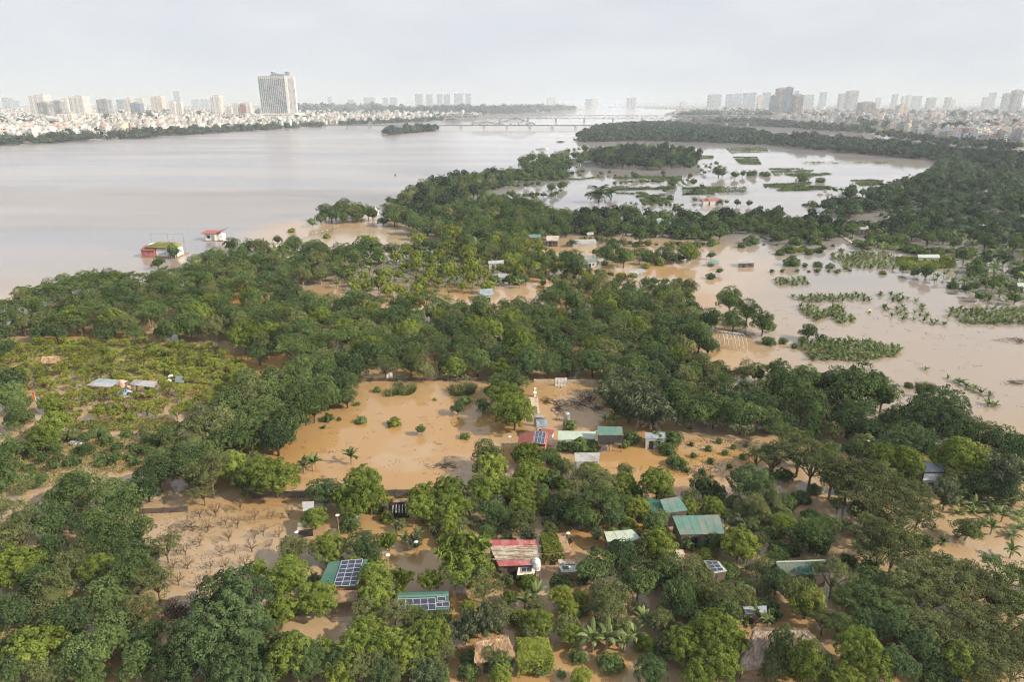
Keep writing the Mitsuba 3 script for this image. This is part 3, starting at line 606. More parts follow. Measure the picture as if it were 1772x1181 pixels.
k = thing('concrete_path', None, None); MB().slab([at(915, 688, .25), at(931, 688, .25), at(934, 716, .25), at(924, 716, .25)], 1.2).put(k, 'concrete'); tag(k, 'pale concrete path rising from the pond beside the bright tree', kind='structure'); claim([at(915, 688), at(931, 688), at(934, 716), at(924, 716)])
k = thing('gate_pillar', 'white pillar standing at the far end of the concrete path', 'pillar'); MB().box(at(926, 680, .9), (.5, .5, 2.2)).box(at(926, 680, 2.06), (.7, .7, .18)).put(k, 'white_wall')
k, q = shed([(966, 746), (1031, 747), (1032, 760), (966, 762)], 2.4, 2.0, 'pale_green_roof', 'long pale sheet roof lying between the red house and the stilt house', 'grey_wall', point='the long pale roof')
k, q = shed([(1034, 738), (1076, 739), (1078, 753), (1034, 753)], 4.2, 3.5, 'teal_roof', 'teal roofed house on thin stilts with black netting under the eaves', None, 'house', 'stilt_house', point='the teal stilt house')
MB().slab(np.array([q[3], q[2], q[2] + [0, -1.1, -.9], q[3] + [0, -1.1, -.9]]) + [0, 0, -.12], .05).put(part(k, 'netting'), 'black_net'); MB().box(q.mean(0) * [1, 1, 0] + [0, 0, 1.7], (abs(q[1][0] - q[0][0]) * .9, 2.6, .15)).put(part(k, 'floor'), 'wood')
shed([(994, 784), (1038, 784), (1037, 799), (996, 800)], 2.5, 1.9, 'grey_roof', 'plain light grey roof in front of the teal stilt house', 'grey_wall', point='the light grey roof')
shed([(1116, 749), (1151, 748), (1151, 759), (1117, 760)], 2.4, 2.1, 'blue_grey_roof', 'dull blue green roof sunk in shrubs on the lake side of the stilt house', 'grey_wall', point='the dull roof in the shrubs')
tank(at(981, 729, 0), .62, 1.5, 'steel water tank rising from the bushes at the muddy yard', .4)
# sheds of the left orchard
k, q = shed([(172, 655), (207, 658), (193, 671), (149, 668)], 2.5, 2.1, 'blue_grey_roof', 'open shed with a grey sheet roof at the river end of the orchard', None, point='the grey open shed')
MB().slab(np.array([lerp(q[0], q[3], .55), lerp(q[1], q[2], .5), q[2], q[3]]) + [0, 0, .09], .05).put(part(k, 'pale_sheet'), 'grey_roof')
k, q = shed([(232, 657), (272, 661), (267, 671), (225, 666)], 2.7, 2.2, 'grey_roof', 'open shed on posts with a light grey roof and firewood below', None, point='the light open shed')
MB().box(at(247, 684, .35), (3.2, 1.4, .9), .1).put(part(k, 'firewood'), 'wood')
k = thing('tarpaulin', 'crumpled red and pink sheets heaped between the two open sheds', 'tarpaulin')
def heap(p, sx, sy, h, seed, material, key, z0=-.1):
    m = trimesh.creation.icosphere(3); v = np.array(m.vertices); v *= 1 + .35 * (meshkit.noise(v * 2.2 + seed, seed) - .5)[:, None]; v[:, 2] = np.maximum(v[:, 2], -.2)
    scene[key] = mikit.ply(trimesh.Trimesh(v * [sx, sy, h] + p + [0, 0, z0], m.faces), material, True)
heap(at(214, 672), 1.7, 1.5, 1.9, 2, 'pink_wall', k)
k = thing('tarpaulin', 'bright blue tarpaulin sagging between the two open sheds', 'tarpaulin'); heap(at(216, 682), 1.9, .7, 1.2, 5, 'blue_tarp', k)
k = thing('cloth', 'white cloth hanging from the corner post of the light open shed', 'cloth'); MB().slab([at(267, 671, 2.0), at(274, 672, 2.0), at(275, 685, .3), at(271, 686, .2)], .06).put(k, 'metal_white')
tank(at(292, 666, 0), .75, 1.2, 'white water tank lying by a teal sheet in the orchard', 0, 'metal_white'); tank(at(298, 657, 0), .8, 1.1, 'white water tank standing behind its twin in the orchard', 0, 'metal_white')
shed([(304, 651), (321, 651), (318, 663), (303, 662)], 1.9, 1.4, 'teal_roof', 'small teal sheet leaning over beside the two white tanks', None, name='lean_to', cat='lean-to')
k = thing('flag', 'red flag on a slender pole above the orchard', 'flag'); p = at(68, 714); tp = p + [-.1, 0, 4.6]
MB().tube(p - [0, 0, 1], tp, .05, .035, 6).put(k + '__pole', 'metal_white')
n = 9; u = np.linspace(0, 1, n); mb = MB(); v = np.stack([np.column_stack([tp[0] - .95 * u * .8, tp[1] + .12 * np.sin(u * 7), tp[2] - z - .75 * u]) for z in (0, .85)], 1).reshape(-1, 3); o = np.arange(n - 1) * 2
mb.add(v, np.stack([o, o + 2, o + 3, o + 1], 1)); mb.put(k + '__cloth', 'red_cloth')
s5 = MB(); c = tp + [-.38, -.14, -.75]; ang = np.arange(11) * np.pi / 5 + np.pi / 2; rr = np.where(np.arange(10) % 2, .09, .23); st = np.array([[c[0] + rr[i] * math.cos(ang[i]), c[1], c[2] + rr[i] * math.sin(ang[i])] for i in range(10)] + [c])
s5.add(st, [[i, (i + 1) % 10, 10] for i in range(10)]); s5.put(k + '__star', 'yellow_cloth')
k = thing('brick_stack', 'stack of dark red bricks with pale rows at the orchard edge', 'bricks'); p = at(40, 734)
for j in range(3):
    for i in range(9):
        MB().box(p + [(i - 4) * .42, .1 * j, .22 + j * .42], (.40, .5, .38)).put(part(k, 'brick'), 'brick_wall' if (i + j) % 3 else 'concrete')
for (x, y, sx, sy, h, m, l) in ((343, 711, 1.2, .9, 1.25, 'blue_tarp', 'domed blue and white tarpaulin at the orchard corner by the feathery trees'), (364, 706, .6, .5, .8, 'blue_tarp', 'small blue bundle beside the domed tarpaulin'), (135, 768, 1.9, .8, .8, 'pale_tarp', 'pale blue sheet spread over the shrubs below the dike'), (608, 897, 1.1, .8, .8, 'blue_tarp', 'dark blue sheet in the shade under the domed trees')):
    k = thing('tarpaulin', l, 'tarpaulin'); heap(at(x, y), sx, sy, h, int(x), m, k)
# lake side and bottom edge
shed([(1600, 820), (1646, 820), (1647, 831), (1597, 832)], 2.2, 1.8, 'grey_roof', 'pale grey roof under the big dark trees by the lake', 'grey_wall', point='the pale grey lakeside roof')
shed([(1599, 800), (1630, 800), (1641, 817), (1598, 817)], 2.9, 2.5, 'blue_grey_roof', 'dark blue grey roof behind the pale grey lakeside roof', 'dark_wall')
shed([(1513, 761), (1534, 759), (1528, 770), (1516, 771)], 2.6, 2.2, 'teal_roof', 'little bright teal roof peeping between the lakeside trees', 'grey_wall', point='the little teal lakeside roof')
shed([(1607, 760), (1628, 760), (1629, 769), (1606, 769)], 2.6, 2.2, 'grey_roof', 'small white roof in a gap behind the dense lakeside tree', 'dark_wall')
shed([(1634, 1155), (1647, 1156), (1666, 1181), (1650, 1182)], 1.8, 1.2, 'blue_grey_roof', 'steep narrow grey sheet roof at the lowest edge of the picture', 'dark_wall')
k, q = shed([(1152, 1103), (1200, 1096), (1205, 1105), (1138, 1118)], 2.2, 1.9, 'old_tin', 'rust striped tin roof beside the big banana clump', 'wood', pitch=.8, point='the rust striped roof')
for i in range(7): a, b = lerp(q[0], q[1], (i + .3) / 7), lerp(q[3], q[2], (i + .3) / 7); d = (q[1] - q[0]) / 24; MB().slab(np.array([a, a + d, b + d, b]) + [0, 0, .055], .04).put(part(k, 'rusty_strip'), 'brick_wall')
k = thing('brick_court', None, None); MB().slab([at(1163, 950, .12), at(1204, 952, .12), at(1208, 967, .12), at(1166, 968, .12)], 1.2).put(k, 'brick_wall'); tag(k, 'red brick yard just above the water in front of the barn', kind='structure'); claim([at(1163, 950), at(1204, 952), at(1208, 967), at(1166, 968)], .2)
k = thing('pillar', 'square weathered pillar standing on the red brick yard', 'pillar'); MB().box(at(1176, 966, .9), (1.1, 1.1, 1.8)).box(at(1176, 966, 1.87), (1.3, 1.3, .16)).put(k, 'concrete')
k, q = shed([(1218, 971), (1243, 972), (1258, 989), (1231, 994)], 2.8, 2.2, 'pale_green_roof', 'small shed carrying six solar panels, half grown over', 'dark_wall', point='the six panel shed')
solar(k, [lerp(lerp(q[0], q[1], a), lerp(q[3], q[2], a), b) for a, b in ((.08, .06), (.85, .06), (.85, .92), (.08, .92))], 2, 3)
shed([(1286, 1051), (1326, 1049), (1327, 1061), (1290, 1063)], 2.0, 1.6, 'blue_grey_roof', 'blue grey roof strip behind the large thatched roof', 'dark_wall', point='the blue grey roof strip')
k, q = shed([(681, 864), (706, 863), (707, 869), (680, 870)], 2.9, 2.8, 'wood', 'flat wooden roofed black hut between the domed trees', 'black_net', name='hut', cat='hut', inset=.02, point='the black hut')
for i in range(6): p = lerp(q[3], q[2], i / 5) + [0, -.15, -.35]; MB().tube(p, p + [0, -.5, -1.1], .05).put(part(k, 'rail'), 'metal_white')
shed([(523, 869), (543, 868), (543, 885), (525, 886)], 2.2, 1.8, 'grey_roof', 'grey sheet shed at the corner of the bare tree pond', 'dark_wall', point='the grey shed at the bare pond')
shed([(516, 905), (540, 903), (541, 915), (515, 919)], 1.5, 1.3, 'old_tin', 'pale low roof over black netting at the bare tree pond', 'black_net', inset=.03)
for (x, y, l) in ((584, 893, 'white disc lamp under the domed trees by the black hut'), (720, 939, 'white disc lamp above the water beside the dark palms'), (671, 962, 'white disc lamp behind the solar panel house'), (513, 922, 'white disc lamp at the corner of the bare tree pond'), (1033, 747, 'white disc lamp at the corner of the teal stilt house'), (882, 757, 'white disc lamp beside the red gable house'), (983, 924, 'white disc lamp at the top corner of the vine shed'), (1503, 764, 'white disc lamp beside the little teal lakeside roof'), (1460, 841, 'white disc lamp among the tall feathery trees')): lamp(x, y, l)
# walls and fences
def wall_run(pts, h, th, material, label, cat='wall', name='pond_wall', cap=None):
    k = thing(name, label, cat)
    for (a, b) in zip(pts[:-1], pts[1:]):
        p, q = at(*a), at(*b); L = np.linalg.norm(q - p); n = max(1, int(L / 3.0)); rz = math.atan2(q[1] - p[1], q[0] - p[0])
        for i in range(n):
            c = lerp(p, q, (i + .5) / n); MB().box(c + [0, 0, h / 2 - .5], (L / n - .06, th, h + 1), rz).put(part(k, 'wall_panel'), material)
            MB().box(lerp(p, q, i / n) + [0, 0, h / 2 - .45], (.3, th + .1, h + 1.1), rz).put(part(k, 'wall_post'), material)
    return k
wall_run([(438, 862), (545, 861), (720, 858)], 1.1, .2, 'dark_wall', 'dark wall along the near edge of the big brown pond')
wall_run([(636, 660), (760, 659), (868, 660)], .7, .2, 'dark_wall', 'dark low wall at the far edge of the big brown pond')
wall_run([(925, 662), (1032, 663)], .7, .2, 'concrete', 'low wall at the far edge of the muddy yard')
wall_run([(244, 890), (326, 886)], .9, .12, 'dark_wall', 'row of dark boards standing in the bare tree pond', 'fence', 'board_fence')
for (x0, x1, y, h, n, l) in ((668, 680, 659, 2.0, 2, 'pair of white boards standing at the far edge of the big pond'), (960, 981, 668, 1.9, 4, 'four white boards in a row at the far edge of the muddy yard')):
    k = thing('gate', l, 'gate'); a, b = at(x0, y), at(x1, y); L = (b - a)[0]
    for i in range(n): MB().box(lerp(a, b, (i + .5) / n) + [0, 0, h / 2], (L / n * .86, .08, h)).put(part(k, 'board'), 'metal_white')
    for i in range(n + 1): MB().tube(lerp(a, b, i / n) - [0, -.1, 1], lerp(a, b, i / n) + [0, .1, h + .1], .04).put(part(k, 'post'), 'steel_dark')
wall_run([(622, 424), (740, 426)], .5, .3, 'concrete', 'low concrete edge between the cove and the woods', name='cove_wall')
wall_run([(1448, 405), (1496, 435)], .35, .8, 'concrete', 'thin dike running off into the flooded lake', name='lake_dike', cat='dike')
wall_run([(1330, 437), (1490, 436)], .2, .4, 'concrete', 'straight path edge just awash in front of the hedge island', name='path_edge', cat='kerb')
# the floating houses in the river
k = thing('floating_house', 'floating house with a red hut, white walls and a green roof', 'houseboat'); o = at(246, 446); m = mpp(246, 446)
bx = lambda x, y, z, w, d, h: MB().box(o + [x + w / 2, y + d / 2, z + h / 2], (w, d, h))
bx(-.3, -.4, -.3, 66 * m, 9, .55).put(part(k, 'deck'), 'wood'); bx(0, 0, .25, 22 * m, 4, 2.9).put(part(k, 'red_hut'), 'red_sheet')
MB().slab([o + [-.2, 4.2, 4.3], o + [24 * m, 4.2, 4.3], o + [24 * m, -.4, 3.15], o + [-.2, -.4, 3.15]], .12).put(part(k, 'red_roof'), 'red_roof')
bx(23 * m, 1.2, .25, 20 * m, 6, 3.0).put(part(k, 'white_room'), 'white_wall'); bx(46 * m, .4, .25, 14 * m, 6, 3.1).put(part(k, 'white_room'), 'white_wall'); bx(4 * m, 4.6, .25, 16 * m, 3.4, 4.3).put(part(k, 'white_room'), 'white_wall')
rc = [o + [4 * m, .4, 4.0], o + [58 * m, .4, 4.0], o + [60 * m, 8.4, 4.0], o + [2 * m, 8.4, 4.0]]; r0, r1 = o + [22 * m, 4.6, 5.6], o + [42 * m, 4.6, 5.6]
mb = MB(); mb.add(np.array(rc + [r0, r1]), [[0, 1, 5], [0, 5, 4], [1, 2, 5], [2, 3, 4], [2, 4, 5], [3, 0, 4]]); mb.put(part(k, 'green_roof'), 'grass_green')
for i, x in enumerate((44, 50, 57, 61)): bx(x * m, -.2, .2, .35, .35, 3.6).put(part(k, 'pillar'), 'white_wall')
for x in (26, 31, 36): bx(x * m, 1.13, 1.0, 1.0, .08, 1.2).put(part(k, 'window'), 'blue_wall')
for x in (47.5, 53): bx(x * m, .33, .4, 1.1, .08, 2.0).put(part(k, 'door'), 'dark_opening')
for x, y in ((3, 8.2), (32, 8.4), (60, 8.2), (60, 0)): MB().tube(o + [x * m, y, 0], o + [x * m, y, 8.6], .06).put(part(k, 'pole'), 'steel_dark')
MB().tube(o + [3 * m, 8.2, 8.3], o + [60 * m, 8.2, 8.3], .04).put(part(k, 'wire'), 'steel_dark'); mark('the red floating house', o)
k = thing('floating_house', 'white floating house with a red roof that rises at one end', 'houseboat'); o = at(351, 417); m = mpp(351, 417)
bx(-.3, -.3, -.3, 36 * m, 6, .5).put(part(k, 'deck'), 'wood'); bx(1, .6, .2, 21 * m, 5, 2.9).put(part(k, 'white_room'), 'white_wall'); bx(26 * m, .8, .2, 7 * m, 4, 2.7).put(part(k, 'white_room'), 'white_wall')
MB().slab([o + [-.4, 6, 3.9], o + [23 * m, 6, 3.9], o + [23 * m, -.3, 3.5], o + [-.4, -.3, 3.5]], .22).put(part(k, 'roof'), 'red_roof'); MB().slab([o + [22.6 * m, 6, 3.9], o + [38 * m, 6, 5.3], o + [38 * m, -.3, 4.9], o + [22.6 * m, -.3, 3.5]], .22).put(part(k, 'roof'), 'red_roof')
bx(8 * m, .53, 1.0, 1.1, .08, 1.4).put(part(k, 'window'), 'dark_opening'); bx(14 * m, .53, .3, 1.1, .08, 2.1).put(part(k, 'door'), 'blue_wall'); bx(20.5 * m, .1, .2, .5, .5, 3.3).put(part(k, 'pillar'), 'white_wall')
MB().slab([o + [30 * m, -.2, 1.2], o + [30 * m, -1.2, 1.2], o + [44 * m, -1.2, .3], o + [44 * m, -.2, .3]], .15).put(part(k, 'gangway'), 'white_wall'); mark('the white floating house', o)
# roofs farther off
for px, zb, zf, m, w, l, pt in (
 ([(830, 501), (853, 499), (854, 511), (831, 513)], 2.8, 2.4, 'blue_grey_roof', 'grey_wall', 'single blue grey roof alone in the middle of the dark woods', 'the lone blue grey roof'),
 ([(909, 406), (937, 405), (936, 411), (908, 412)], 3, 2.6, 'teal_roof', 'dark_wall', 'bright teal roof at the far end of the banana groves', 'the far teal roof'),
 ([(945, 408), (968, 408), (966, 417), (946, 417)], 3, 2.6, 'old_tin', 'dark_wall', 'brown tin roof beside the bright far teal roof', 'the brown tin roof'),
 ([(1014, 449), (1033, 447), (1032, 453), (1016, 455)], 2.6, 2.3, 'teal_roof', 'grey_wall', 'teal roof beside the round shrubs in the flooded gardens', 'the garden teal roof'),
 ([(1226, 453), (1233, 449), (1244, 452), (1240, 458)], 2.0, 1.2, 'teal_roof', None, 'teal roof tip standing out of the lake beside a bush', 'the drowned teal roof'),
 ([(1278, 449.5), (1303, 448), (1306, 455), (1279, 456)], 2.0, 1.7, 'grey_roof', 'dark_wall', 'dark walled grey shed standing alone in the lake', 'the lone shed in the lake'),
 ([(1086, 471), (1108, 465), (1121, 470), (1096, 475)], 2.6, 1.8, 'blue_grey_roof', None, 'pale blue green net roof among the garden trees', 'the net roof'),
 ([(1588, 440.5), (1625, 440.5), (1627, 446.5), (1589, 446)], 2.6, 2.2, 'pale_green_roof', 'grey_wall', 'long pale roof beside the rows of low crops', 'the long roof by the crop rows'),
 ([(432, 437), (460, 433), (457, 441), (436, 443)], 3.4, 2.6, 'teal_roof', 'brick_wall', 'teal roof over brick walls on the river bank', 'the teal roof on the river bank'),
 ([(494, 446), (511, 440), (527, 441), (519, 449)], 3.4, 2.8, 'grey_roof', 'grey_wall', 'flat grey roof in the wood behind the river bank', 'the grey roof in the wood'),
 ([(469, 427), (486, 424), (488, 427), (472, 430)], 3.0, 2.6, 'metal_white', 'white_wall', 'small white roof on the river bank near the teal one', 'the white roof on the bank'),
 ([(845, 452), (872, 450), (872, 456), (845, 457)], 3.0, 2.6, 'grey_roof', 'grey_wall', 'grey shed at the yard between woods and banana groves', 'the grey yard shed'),
 ([(852, 474), (880, 473), (880, 480), (853, 481)], 2.4, 2.2, 'blue_grey_roof', 'grey_wall', 'long low grey roof below the yard shed', 'the low grey roof'),
 ([(1213, 344), (1240, 342), (1254, 346), (1216, 349)], 3.4, 2.8, 'red_roof', 'grey_wall', 'red brown roof of the pavilion standing in the lake', 'the red lake pavilion'),
 ([(1702, 339), (1729, 337), (1738, 341), (1704, 341.5)], 4, 3.4, 'blue_wall', 'grey_wall', 'pale blue roof in the banana groves across the lake', 'the pale blue roof'),
 ([(1686, 388), (1710, 387.5), (1711, 390.5), (1686, 390.5)], 3.4, 3.0, 'cream_wall', 'cream_wall', 'cream roof on a low wall among banana groves', 'the cream roof'),
 ([(1760, 490), (1785, 489), (1786, 495), (1762, 496)], 2.8, 2.4, 'pale_green_roof', 'grey_wall', 'pale roof cut by the picture edge beside banana plants', 'the roof at the lake edge'),
 ([(667, 359), (688, 356), (691, 360), (669, 363)], 3.4, 3.0, 'teal_roof', 'grey_wall', 'teal roof beside the white pointed tent on the river', 'the teal roof by the tent'),
 ([(1015, 403), (1026, 401), (1028, 406), (1017, 407)], 2.6, 2.2, 'grey_roof', None, 'small grey roof at the hedge behind the tunnel', 'the small grey hedge roof'),
 ([(880, 399), (890, 398), (890, 402), (880, 403)], 3.0, 2.4, 'pale_green_roof', 'white_wall', 'tiny pale roof in the trees behind the groves', 'the tiny pale roof'),
 ([(1145, 386), (1160, 384), (1161, 388), (1146, 389)], 3.0, 2.6, 'blue_tarp', 'grey_wall', 'small bright blue roof in the long hedge by the lake', 'the bright blue roof'),
 ([(1486, 393), (1502, 391), (1504, 396), (1487, 397)], 3.2, 2.8, 'grey_roof', 'dark_wall', 'grey roof hidden in the hedge at the lake corner', 'the hidden grey roof')):
    shed(px, zb, zf, m, l, w, point=pt, pitch=1.4)
k = thing('tunnel_greenhouse', 'long rounded grey greenhouse tunnel in the flooded gardens', 'greenhouse'); a, b = at(989, 425), at(1030, 424)
R = 2.6; n = 12; th = np.linspace(0, np.pi, 11); d = unit((b - a)[:2]); sd = np.array([-d[1], d[0]])
ring = lambda c: np.column_stack([c[0] + sd[0] * R * np.cos(th), c[1] + sd[1] * R * np.cos(th), R * np.sin(th)])
for i in range(4):
    v = np.vstack([ring(lerp(a, b, i / 4)), ring(lerp(a, b, (i + .97) / 4))]); o = np.arange(10); MB().add(v, np.stack([o, o + 1, o + 12, o + 11], 1)).put(part(k, 'cover'), 'grey_roof', True)
claim([a + [0, 3, 0], b + [0, 3, 0], b - [0, 3, 0], a - [0, 3, 0]]); mark('the greenhouse tunnel', a)
k = thing('greenhouse_frame', 'bare white hoops of a greenhouse standing in the water', 'greenhouse'); a, b = at(1246, 594), at(1284, 600)
for i in range(7):
    c = lerp(a, b, i / 6); pr = None
    for t in np.linspace(0, np.pi, 9):
        p = c + [0, 4.2 * math.cos(t), 3.4 * math.sin(t)]
        if pr is not None: (mb := MB() if t < .5 else mb).tube(pr, p, .06, .06, 4)
        pr = p
    mb.put(part(k, 'hoop'), 'metal_white')
for t in (.25, .5, .75): MB().tube(a + [0, 4.2 * math.cos(t * np.pi), 3.4 * math.sin(t * np.pi)], b + [0, 4.2 * math.cos(t * np.pi), 3.4 * math.sin(t * np.pi)], .05).put(part(k, 'rail'), 'metal_white')
claim([a + [-1, 5, 0], b + [1, 5, 0], b - [-1, 5, 0], a - [1, 5, 0]]); mark('the white greenhouse hoops', a)
k = thing('scaffold_frame', 'white pipe frame rising from the dark woods', 'frame'); a = at(842, 619); b = at(867, 621); h = 4.4
for u in (0, .33, .67, 1):
    for v in (0, 4.0): MB().tube(lerp(a, b, u) + [0, v, -1], lerp(a, b, u) + [0, v, h], .06).put(part(k, 'pipe'), 'metal_white')
for z in (2.2, h):
    for v in (0, 4.0): MB().tube(a + [0, v, z], b + [0, v, z], .05).put(part(k, 'pipe'), 'metal_white')
MB().slab([a + [0, 0, .6], b + [0, 0, .6], b + [0, 4, .9], a + [0, 4, .9]], .06).put(part(k, 'sheet'), 'grey_roof'); mark('the white pipe frame', a); claim([a, b, b + [0, 4, 0], a + [0, 4, 0]])
k = thing('tent', 'white pointed tent standing on the river bank', 'tent'); c = at(650, 371); pr = np.array([[2.6, 0], [2.3, 1.6], [.9, 2.9], [.2, 4.6], [0, 5.0]]); m = trimesh.creation.revolve(pr, sections=10); scene[k] = mikit.ply(trimesh.Trimesh(m.vertices + c, m.faces), 'pale_tarp', 30); mark('the white pointed tent', c)
for i, (x, y, h) in enumerate(((523, 412, 3.2), (530, 408, 3.6), (540, 404, 3.4), (547, 403, 3.4), (558, 400, 5.2), (566, 398, 5.4), (579, 393, 5.6), (584, 392, 5.6))):
    k = thing('post', f'white post in the flooded cove, {["first", "second", "third", "fourth", "fifth", "sixth", "seventh", "last"][i]} counted from the near end', 'post', 'white posts in the flooded cove'); MB().tube(at(x, y, -1), at(x, y, h), .16, .14, 6).box(at(x, y, h), (.4, .4, .2)).put(k, 'white_wall')
# boats
def boat(px, py, L, material, label, cabin=None, rz=0.0):
    k = thing('boat', label, 'boat'); c = at(px, py); n = 9; u = np.linspace(-1, 1, n); w = L * .14 * (1 - np.abs(u) ** 2.6); hgt = L * .07 * (1 + .8 * u ** 4)
    ca, sa = math.cos(rz), math.sin(rz); rot = lambda v: np.column_stack([v[:, 0] * ca - v[:, 1] * sa, v[:, 0] * sa + v[:, 1] * ca, v[:, 2]]) + c
    x = u * L / 2; rows = [np.column_stack([x, w, hgt]), np.column_stack([x, w * .6, hgt * 0 - .15]), np.column_stack([x, -w * .6, hgt * 0 - .15]), np.column_stack([x, -w, hgt]), np.column_stack([x, -w * .8, hgt]), np.column_stack([x, w * 0, hgt * .25]), np.column_stack([x, w * .8, hgt])]
    v = np.vstack(rows); f = []
    for r in range(7):
        for i in range(n - 1): a, b = r * n + i, ((r + 1) % 7) * n + i; f.append([a, b, b + 1, a + 1])
    mb = MB().add(rot(v), f); mb.put(k + '__hull', material)
    if cabin: MB().box(c + [0, 0, L * .11], (L * .45, L * .18, L * .12), rz).put(k + '__cabin', cabin); MB().box(c + [0, 0, L * .18], (L * .52, L * .22, L * .02), rz).put(k + '__cabin_roof', 'white_wall')
    return k
boat(1505, 540, 3.6, 'lime_plastic', 'small pale green rowing boat alone on the flooded lake', rz=.9)
k = 'boat__load'; MB().box(at(1505, 540, .45), (.5, .5, .6), .4).put(k, 'dark_wall')
boat(938, 259, 17, 'white_wall', 'white cabin boat far out on the river', 'grey_wall', .1); boat(970, 246, 13, 'dark_wall', 'dark barge on the river near the wooded point', 'dark_wall', .2); boat(1002, 242, 20, 'dark_wall', 'long dark barge moored at the wooded point', 'grey_wall', .1)
k = thing('river_buoy', 'dark buoy alone in the middle of the river', 'buoy'); m = trimesh.creation.revolve(np.array([[0, -.5], [1.0, -.3], [1.0, .4], [.35, .7], [.2, 2.6], [0, 2.7]]), sections=10); scene[k] = mikit.ply(trimesh.Trimesh(m.vertices + at(684, 304), m.faces), 'dark_wall', 30)

# ---------------------------------------------------------------- where the plants stand
def open_water(pts, phrase=None, at_px=None):
    CLEAR.append(poly(pts))
    if phrase: mark(phrase, at(*at_px) if at_px else np.mean([at(*p) for p in pts], 0))
open_water([(486, 790), (520, 740), (600, 690), (640, 664), (860, 664), (845, 700), (860, 770), (815, 810), (810, 848), (700, 852), (540, 850), (490, 835)], 'the big brown pond')
open_water([(245, 895), (300, 872), (505, 872), (500, 940), (460, 985), (350, 1030), (300, 1045), (285, 960)], 'the bare tree pond')
open_water([(925, 664), (1030, 664), (1052, 715), (1000, 740), (945, 735), (925, 690)], 'the muddy yard')
open_water([(1045, 782), (1150, 782), (1160, 812), (1090, 824), (1045, 805)], 'the small round pond')
open_water([(1172, 755), (1300, 755), (1300, 800), (1260, 830), (1180, 835)], 'the sapling pond')
open_water([(520, 1070), (610, 1062), (605, 1110), (545, 1112)], 'the pool below the solar panel house')
open_water([(525, 392), (640, 384), (740, 415), (720, 424), (620, 420), (530, 418)], 'the flooded cove')
open_water([(1090, 470), (1230, 450), (1400, 470), (1640, 505), (1800, 640), (1800, 790), (1700, 740), (1500, 650), (1300, 640), (1330, 560), (1240, 510), (1160, 480)], 'the open lake')
open_water([(1340, 255), (1560, 265), (1605, 285), (1520, 335), (1400, 340), (1340, 300)], 'the far end of the lake')
for phrase, px, py in (('the wooded block beyond the palm', 1090, 278), ('the long hedge', 1250, 390), ('the long banana bed', 1480, 608), ('the upper banana bed', 1440, 516), ('the slanting banana bed', 1425, 545), ('the widest banana bed', 1720, 546), ('the palm in the lake', 1036, 338), ('the low crop rows', 1590, 458), ('the thin dike', 1470, 420), ('the wooded river point', 770, 318), ('the bamboo grove', 1106, 700), ('the bright pond tree', 890, 730), ('the big banana clump', 1055, 1120), ('the feathery grove', 1650, 1010), ('the lakeside wood', 1480, 690), ('the dark wood', 620, 570), ('the banana groves', 720, 470), ('the grassy dike', 210, 735), ('the yellow meadow strip', 900, 580), ('the river bend', 60, 500)): mark(phrase, at(px, py))

